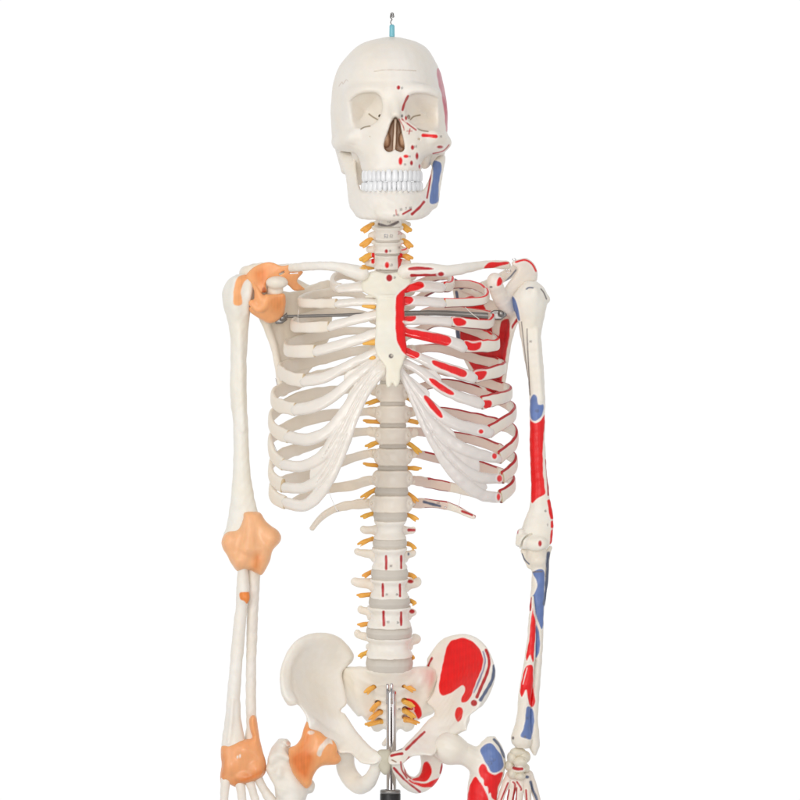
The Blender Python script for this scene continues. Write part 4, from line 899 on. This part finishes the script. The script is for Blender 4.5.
for c, r, d in (((337.5, 511), 1.5, 56), ((508.5, 271), 2.6, -8), ((514, 259.5), 2, -2), ((445, 507), 1.4, 54)):
    tube('wire_loop', [(c[0]+r*math.cos(t), c[1]+r*.8*math.sin(t), d) for t in np.linspace(0, 2*math.pi, 14)], .45, M_chrome, M=6)
tube('wire_tie', [(299, 309, -12), (298, 316, -14), (298.5, 323, -18)], .35, M_cart, M=6); tube('wire_tie', [(461, 302, -25), (470, 312, -26), (483, 322, -20)], .4, M_cart, M=6)
tube('wire_tie', [(275.5, 378, 20), (277, 384, 22), (278.5, 389, 26)], .35, M_chrome, M=6); tube('wire_tie', [(272.5, 441, -10), (275, 447, -4), (277.5, 453, 4)], .35, M_chrome, M=6)

# ================================================================== PELVIS
v = Vol((336, 660, 0), (444, 752, 92), .85)
sac = [(352, 668), (342, 670), (337.5, 682), (340, 696), (347, 706), (354, 714), (358, 718.5), (362, 716), (365, 721), (370, 728), (373, 733), (379, 734), (384, 731), (392, 736), (400, 731), (406, 734), (413, 731.5), (416, 724), (423, 719.5), (432, 716), (437, 711), (436, 703), (440, 692), (443, 681), (441, 672), (431, 668), (415, 667), (392, 671), (368, 667)]
v.slab(poly(sac), tps([(392, 676, 24), (365, 680, 34), (420, 680, 34), (345, 690, 60), (438, 690, 60), (345, 672, 58), (438, 672, 58), (366, 690, 44), (416, 690, 44), (392, 705, 46), (392, 730, 60), (360, 712, 52), (425, 712, 52), (375, 728, 62), (410, 728, 62)]), t=7.5, r=5, k=1)
v.loft([(669.5, 366, 413, 8, 40), (673, 367, 412, 9, 42), (678, 370, 408, 14, 44), (684, 376, 402, 20, 46)], k=4, e=2.3)
for y, w, d in ((699, 15, 36), (708.5, 13, 41), (718, 11, 47), (727, 8, 53)): v.caps([(392-w, y, d, 1.8), (392, y+1, d-2, 1.8), (392+w, y, d, 1.8)], k=3)
for sx in (-1, 1): v.caps([(392+sx*31, 680, 38, 6), (392+sx*30, 697, 42, 6), (392+sx*26, 712, 48, 5)], k=8)
for x, y in ((374, 686), (378, 703), (380, 712.5), (379.5, 722), (404, 685.5), (404, 700.5), (405, 709.5), (405, 718)): v.ell((x, y, 30+(y-686)*.52), (3, 2.6, 7), 2, 'sub')
v.caps([(392, 734, 62, 5), (390, 741, 62, 4.2), (384, 746, 56, 2.6)], k=2)
sacr = v.mesh('sacrum', M_bone, base=lin(243, 238, 229), dref=30)
P(sacr, [('poly', [(403, 699), (409, 698.5), (416, 702), (421, 709), (421.5, 716), (418, 719), (415, 713), (410, 706), (404, 703)], RED), ('line', [(403, 708.5), (412, 709)], 2.4, DRED), ('line', [(404, 717.5), (413, 718.5)], 2.2, DRED)]+mark(399.5, 709, .8))
for (x0, y0, x1, y1) in ((373.5, 686.5, 365, 692), (378, 703, 371, 710), (379.5, 712, 369, 719), (379.5, 722, 366, 724), (404.5, 685.5, 415, 690), (405, 701.5, 414, 706), (406, 711, 415, 717), (407, 720, 419, 722.5)):
    nerve(sacr, x0, y0, x1, y1, 24+(y0-686)*.52, 2.8, 1.3)
# left hip bone
v = Vol((276, 628, -56), (390, 800, 72), .9)
ilL = [(320, 635.5), (308, 636.8), (298, 641), (290, 650), (284.5, 661), (282, 673), (283.5, 686), (287.5, 695.5), (294, 700), (299.5, 704), (304.5, 711), (308.5, 719), (310, 727), (318, 732), (327, 737), (333, 746), (340, 751.5), (350, 751.5), (356, 756), (363, 760.5), (377, 760), (381, 751),
       (370, 750), (360, 743.5), (350, 733), (342.5, 722), (340.5, 712), (346.5, 705), (343.5, 690), (341.5, 676), (347, 669), (352, 662), (348, 652), (339, 642), (330, 637)]
v.slab(poly(ilL), tps([(283, 675, -14), (289, 698, -28), (299, 643, 6), (320, 637, 24), (348, 656, 50), (345, 692, 46), (312, 675, 30), (300, 680, 12), (325, 655, 34), (310, 722, -16), (342, 716, 24), (325, 738, 0), (350, 740, 0), (365, 752, -22), (379, 755, -34), (325, 705, 24)]), t=4.2, r=3.2, k=1)
v.caps([(291, 699, -27, 4.2), (286.5, 690, -24, 3.8), (286, 675, -14, 3.5), (289.5, 660, -4, 3.2), (296, 648, 4, 3.2), (308, 640, 16, 3.2), (322, 639, 26, 3.2), (338, 645, 40, 3.6), (348, 658, 48, 4)], k=8)
v.caps([(312, 722, -16, 4.4), (316, 728, -10, 5.5), (325, 738, 0, 8), (338, 745, 6, 8), (342, 735, 14, 7)], k=6)
v.caps([(342, 718, 22, 4), (352, 734, 4, 5.5), (366, 748, -20, 5.5), (377, 755, -33, 6)], k=4)
v.caps([(345, 752, 18, 9), (345.5, 768, 20, 9.5), (351, 779, 14, 9.5), (360, 785, 2, 9), (368.5, 780, -14, 7.6), (374.5, 769, -26, 6), (378, 757, -33, 6)], k=3, sq=.8)
hipL = v.mesh('hip_bone', M_bone, rough=.045, base=lin(243, 239, 231), dref=5, label='plain off-white hip bone')
v = Vol((372, 744, -52), (396, 780, -8), .8); v.slab(poly([(378, 751), (384, 749.5), (390, 751), (391, 762), (389, 772), (384, 774), (379, 768), (376.5, 759)]), -32., t=6, r=4, k=0); v.mesh('pubic_disc', M_disc, base=lin(200, 194, 174), dref=-30)
# right hip bone
v = Vol((384, 628, -56), (502, 800, 72), .9)
ilR = [(463, 635.8), (452, 638), (443.5, 642), (437.5, 650), (431.5, 659), (426.5, 668), (424.5, 674), (428, 679), (436.5, 679), (433, 694), (426, 703), (434, 711), (434, 717), (427, 723), (417, 733), (407, 742), (400, 748.5), (390, 751), (389.5, 760), (402, 760), (411, 754), (424, 753), (432, 753.5), (437, 748),
       (440, 738), (447, 734), (457, 731), (466, 728), (466, 719), (471, 712), (478.5, 705), (483, 695), (488, 687), (493, 679), (494.5, 670), (491.5, 659), (487.5, 650), (482, 643), (473, 637.5)]
v.slab(poly(ilR), tps([(493, 672, -14), (479, 702, -28), (484, 646, 6), (463, 637, 24), (430, 664, 50), (430, 698, 46), (464, 675, 28), (478, 675, 6), (452, 655, 34), (464, 722, -16), (436, 716, 24), (452, 734, -2), (428, 740, 0), (412, 750, -22), (394, 755, -36), (450, 705, 22)]), t=4.2, r=3.2, k=1)
v.caps([(479, 701, -26, 4), (486, 690, -22, 4), (490.5, 675, -13, 4), (488, 660, -4, 3.6), (482, 648, 4, 3.2), (471, 640, 16, 3.2), (458, 639.5, 26, 3.2), (443, 646, 40, 3.4), (431, 662, 48, 3.6)], k=4)
v.caps([(465, 718, -16, 4.4), (461, 724, -12, 4.6), (452, 732, -4, 4.4), (440, 738, 8, 6), (434, 745, 14, 7)], k=5)
v.caps([(434, 724, 20, 5), (424, 738, 4, 5.5), (410, 748, -20, 5), (397, 754, -35, 6)], k=4)
v.caps([(430, 754, 20, 10), (432, 767, 22, 11), (427, 779, 14, 10), (417, 784.5, 2, 8.6), (406, 779.5, -14, 6.6), (399, 768, -26, 6), (396, 757, -35, 6.2)], k=3, sq=.8)
hipR = v.mesh('hip_bone', M_bone, rough=.045, base=lin(242, 237, 228), dref=5, label='hip bone with a large red patch and red crest stripe')
P(hipR, [('line', [(483.5, 652), (484.5, 662), (480, 678), (473.5, 692)], 2.6, lin(140, 140, 175)), ('poly', [(456, 639), (464, 638), (473, 642), (480, 650), (483, 659), (481.5, 669), (477, 680), (473, 691), (470.5, 697.5), (466, 702), (461.5, 702), (462, 697), (465, 691), (464.5, 687), (461.5, 685.5), (456, 689.5), (449, 694), (443, 695.5), (439.5, 692), (438.7, 686), (441, 673), (443.5, 660), (446.5, 648), (450.5, 641.5)], RED),
  ('line', [(486, 650), (489.3, 661), (487, 673), (481.5, 686), (477, 697)], 3.0, DRED), ('line', [(494.5, 666), (492.5, 679), (486, 691), (480.5, 700)], 3.4, SLATE), ('dot', (474, 703), (3.2, 3.2), DRED), ('poly', [(457, 708), (461, 707.5), (463, 711), (461.5, 718), (458, 722), (455.3, 718), (455.3, 712)], RED),
  ('line', [(432, 658), (428.5, 665), (426.3, 672)], 2.4, DRED), ('line', [(436.5, 681), (433, 693), (427, 702)], .6, SEAM), ('line', [(424.5, 732), (406, 749.5)], 2.6, DRED), ('line', [(391, 751), (401.5, 748.8)], 1.5, SLATE), ('line', [(391.5, 755.5), (402, 753.5)], 2.8, DRED),
  ('line', [(394, 768), (404, 779), (420, 792)], 2.4, DRED), ('line', [(400.8, 762), (402, 770), (407, 778)], 1.6, DRED), ('poly', [(409, 779.5), (424, 783.5), (434, 779.5), (440.5, 778), (440, 782), (436, 786), (425, 787.5), (412, 783)], RED), ('poly', [(424, 763), (428, 762), (431.5, 768), (430.5, 776), (425, 781.5), (416, 781), (412, 779), (419, 776.5), (422, 770)], RED),
  ('line', [(409, 757), (405.5, 764), (405.5, 773), (411, 778.5)], 1.4, DRED), ('line', [(442.5, 764), (440.5, 773)], 2.4, DRED), ('line', [(392, 760), (396, 762)], 1.2, BROWN)])

# femurs
v = Vol((260, 732, -36), (348, 850, 40), .9)
v.loft([(739.5, 279, 286, 0, 14), (742, 276, 290, -5, 18), (748, 271, 291, -9, 22), (756, 268, 293, -10, 24), (766, 267, 297, -11, 24), (776, 270, 306, -12, 22), (786, 274.5, 309, -13, 20), (796, 275.5, 307, -13, 18), (806, 276.5, 304, -13, 16), (848, 278, 302, -13, 15)], k=0, sm=4)
v.caps([(286, 743, -4, 3), (284.5, 742, -6, 2.6)], k=2); v.caps([(273, 756, -7, 2.4), (282, 754, -10, 2.6), (288, 757, -10.5, 2.2)], k=6); v.caps([(270, 768, -4, 4), (276, 780, -8, 3.6), (281, 792, -9, 2.6)], k=7); v.ell((279, 772, -10), (3, 4, 3), 5); v.ell((272, 760, -7), (3, 4, 4), 5); v.ell((310, 787, 6), (5, 7, 7), 4)
v.caps([(290, 768, 4, 11), (310, 758, 0, 10), (328, 750, -2, 13)], k=6)
v.ell((288.3, 743.5, -8), (2.8, 2.8, 3), 1)
feL = v.mesh('femur', M_bone, base=lin(234, 229, 220), dref=0, label='plain off-white thigh bone under an orange hip ligament')
P(feL, [('dot', (288, 743), (1.8, 2), lin(216, 178, 160))])
v = Vol((282, 712, -50), (350, 796, 24), .85)
hl = [(308, 719.5), (304, 727), (300.5, 738), (295.5, 745), (289, 748.5), (288.5, 756), (289.5, 765), (293, 774), (299, 782), (306, 789), (311.5, 785), (313, 778), (318, 769), (325, 765.5), (336, 765), (341.5, 760), (338, 753), (333, 747), (328, 739), (321, 732), (313.5, 728.5)]
v.slab(poly(hl), tps([(308, 721, -18), (300, 745, -16), (291, 760, -10), (305, 786, -10), (312, 755, -20), (335, 760, -12), (330, 745, -18), (318, 733, -18)]), t=7, r=5, k=0, dome=.45)
v.ell((327, 748, -18), (10, 10, 6), 4)
hli = v.mesh('hip_ligament', M_lig, base=lin(244, 172, 112), dref=-15)
P(hli, [('soft', [(290, 758), (298, 750), (308, 748), (314, 756), (312, 768), (308, 778), (302, 778), (294, 770)], lin(230, 130, 62)), ('soft', [(303, 738), (308, 726), (312, 735), (308, 748), (298, 750)], lin(234, 140, 68)), ('poly', [(330, 737), (324, 741), (318.5, 748), (317, 754.5), (320.5, 756), (323.5, 749), (329, 743.5), (332.5, 744)], lin(236, 220, 204)), ('dot', (311, 732.5), (3.4, 2), lin(240, 214, 196))])
v = Vol((428, 726, -40), (512, 850, 40), .9)
v.loft([(737.5, 488, 495, 0, 14), (742, 482, 499, -8, 18), (748, 478, 503, -12, 22), (757, 478, 505.5, -14, 24), (766, 474, 506, -14, 24), (776, 470, 504.5, -14, 22), (785, 468, 501, -14, 20), (795, 467, 498, -14, 18), (806, 467, 496, -14, 16), (848, 468, 494, -14, 15)], k=0, sm=4)
v.ell((449, 748, -6), (15.5, 16, 15), 0); v.caps([(452, 750, -4, 12.5), (468, 756, -2, 11), (484, 768, 2, 12)], k=7)
feR = v.mesh('femur', M_bone, base=lin(238, 233, 224), dref=-5, label='thigh bone with blue knob and red muscle patches')
P(feR, [('poly', [(480.5, 750), (484, 745.5), (491, 743), (496.5, 749), (502, 757), (503.5, 766), (499, 771.5), (492, 772.5), (487.5, 765.5), (482.5, 757)], BLUE), ('line', [(494, 739.5), (499.5, 746), (504.5, 757)], 2.6, SLATE),
  ('poly', [(479, 768), (482, 764), (486, 766), (489, 772), (495, 774.5), (502.5, 772), (501, 780), (498, 788), (496.5, 800), (492, 798), (490.5, 793), (488.5, 793.5), (487.5, 787), (484.5, 785.5), (483.5, 780), (480, 776)], RED), ('poly', [(475, 777), (478.5, 780), (485, 790), (488.5, 800), (491, 812), (480, 820), (467, 812), (467.5, 797), (470.5, 784)], RED)]+mark(490, 763, 1.6, SLATE)+mark(494, 760, 1, SLATE))

# ================================================================== SUPPORT
stand = bpy.data.objects.new('support_stand', None); C.collection.objects.link(stand); stand.location = (float((391-400)*MM), 0, 0)
stand['label'] = 'chrome support pole with black socket rising behind the pubic bone to the sacrum'; stand['category'] = 'stand'; stand['_w'] = tuple(stand.location)
def lathe(name, prof, cx, d, mat, n=48, label=None):     # profile [(radius, y)]
    V = []; 
    for r, y in prof:
        for i in range(n): t = 2*math.pi*i/n; V.append((cx+r*math.cos(t), y, d+r*math.sin(t)))
    F = [(a*n+i, a*n+(i+1) % n, (a+1)*n+(i+1) % n, (a+1)*n+i) for a in range(len(prof)-1) for i in range(n)]
    o = link_mesh(name, to_world(V, d), F, mat, parent=stand, base=GREY, label=label); return o
lathe('pole', [(.1, 690), (3.4, 690), (4.9, 691.5), (5.1, 694), (5.1, 740), (5.0, 742), (5.1, 744), (5.1, 792), (5.1, 800)], 391.3, 2, M_chrome)
lathe('locking_pin', [(.1, 684), (1.2, 684), (1.5, 685.5), (1.5, 704), (.1, 704)], 387.4, 0, M_chrome, 20)
lathe('locking_pin', [(.1, 683.5), (1.3, 683.5), (1.6, 685), (1.6, 704), (.1, 704)], 391.6, -2, M_chrome, 20)
lathe('collar', [(5.1, 789.5), (9.6, 789.8), (10.2, 790.6), (10.2, 793), (9.6, 793.4)], 390.3, 2, M_steel)
lathe('socket', [(.2, 793), (9.7, 793), (10.3, 793.8), (10.3, 860), (.2, 860)], 390.3, 2, M_black)

# ================================================================== CAMERA AND LIGHT
cam = bpy.data.cameras.new('camera'); co = bpy.data.objects.new('camera', cam); C.collection.objects.link(co)
co.location = (0, -DC*MM, Z0); co.rotation_euler = (math.pi/2, 0, 0)
cam.sensor_width = 36; cam.lens = 36*DC/800; cam.clip_end = 100; C.camera = co

w = bpy.data.worlds.new('World'); C.world = w; w.use_nodes = True
nt = w.node_tree; N = nt.nodes; L = nt.links; bg = N['Background']
tc = N.new('ShaderNodeTexCoord'); sx = N.new('ShaderNodeSeparateXYZ'); L.new(tc.outputs['Generated'], sx.inputs['Vector'])
cr = N.new('ShaderNodeValToRGB'); mr = N.new('ShaderNodeMapRange'); mr.inputs['From Min'].default_value = -1; mr.inputs['From Max'].default_value = 1
L.new(sx.outputs['Y'], mr.inputs['Value']); L.new(mr.outputs['Result'], cr.inputs['Fac']); L.new(cr.outputs['Color'], bg.inputs['Color'])
e = cr.color_ramp.elements; e[0].position = 0.0; e[0].color = (.1, .075, .07, 1); e[1].position = .88; e[1].color = (1.02, 1.02, 1.02, 1)
q = cr.color_ramp.elements.new(.72); q.color = (.68, .68, .69, 1)
q = cr.color_ramp.elements.new(.12); q.color = (.58, .58, .59, 1)
bg.inputs['Strength'].default_value = 1.0
def area(name, loc, tgt, size, power, col=(1, 1, 1)):
    l = bpy.data.lights.new(name, 'AREA'); l.shape = 'RECTANGLE'; l.size = size[0]; l.size_y = size[1]; l.energy = power; l.color = col
    o = bpy.data.objects.new(name, l); C.collection.objects.link(o); o.location = loc
    from mathutils import Vector
    o.rotation_euler = (Vector(tgt)-Vector(loc)).to_track_quat('-Z', 'Y').to_euler()
area('key_softbox', (-1.3, -2.8, 2.5), (0, 0, 1.25), (1.2, 1.6), 20, (1, .985, .96))
area('left_softbox', (-2.9, -4.0, 1.15), (0, 0, 1.15), (1.3, 1.9), 30, (1, .985, .96))
area('right_softbox', (3.0, -4.0, 1.1), (0, 0, 1.15), (1.2, 1.8), 18, (1, .985, .965))
area('front_softbox', (-.1, -5.8, 1.45), (0, 0, 1.2), (1.5, 1.1), 84, (1, .985, .965))
C.view_settings.view_transform = 'Standard'; C.view_settings.look = 'None'; C.view_settings.exposure = 0; C.view_settings.gamma = 1
for o in C.objects:
    if '_w' in o: del o['_w']
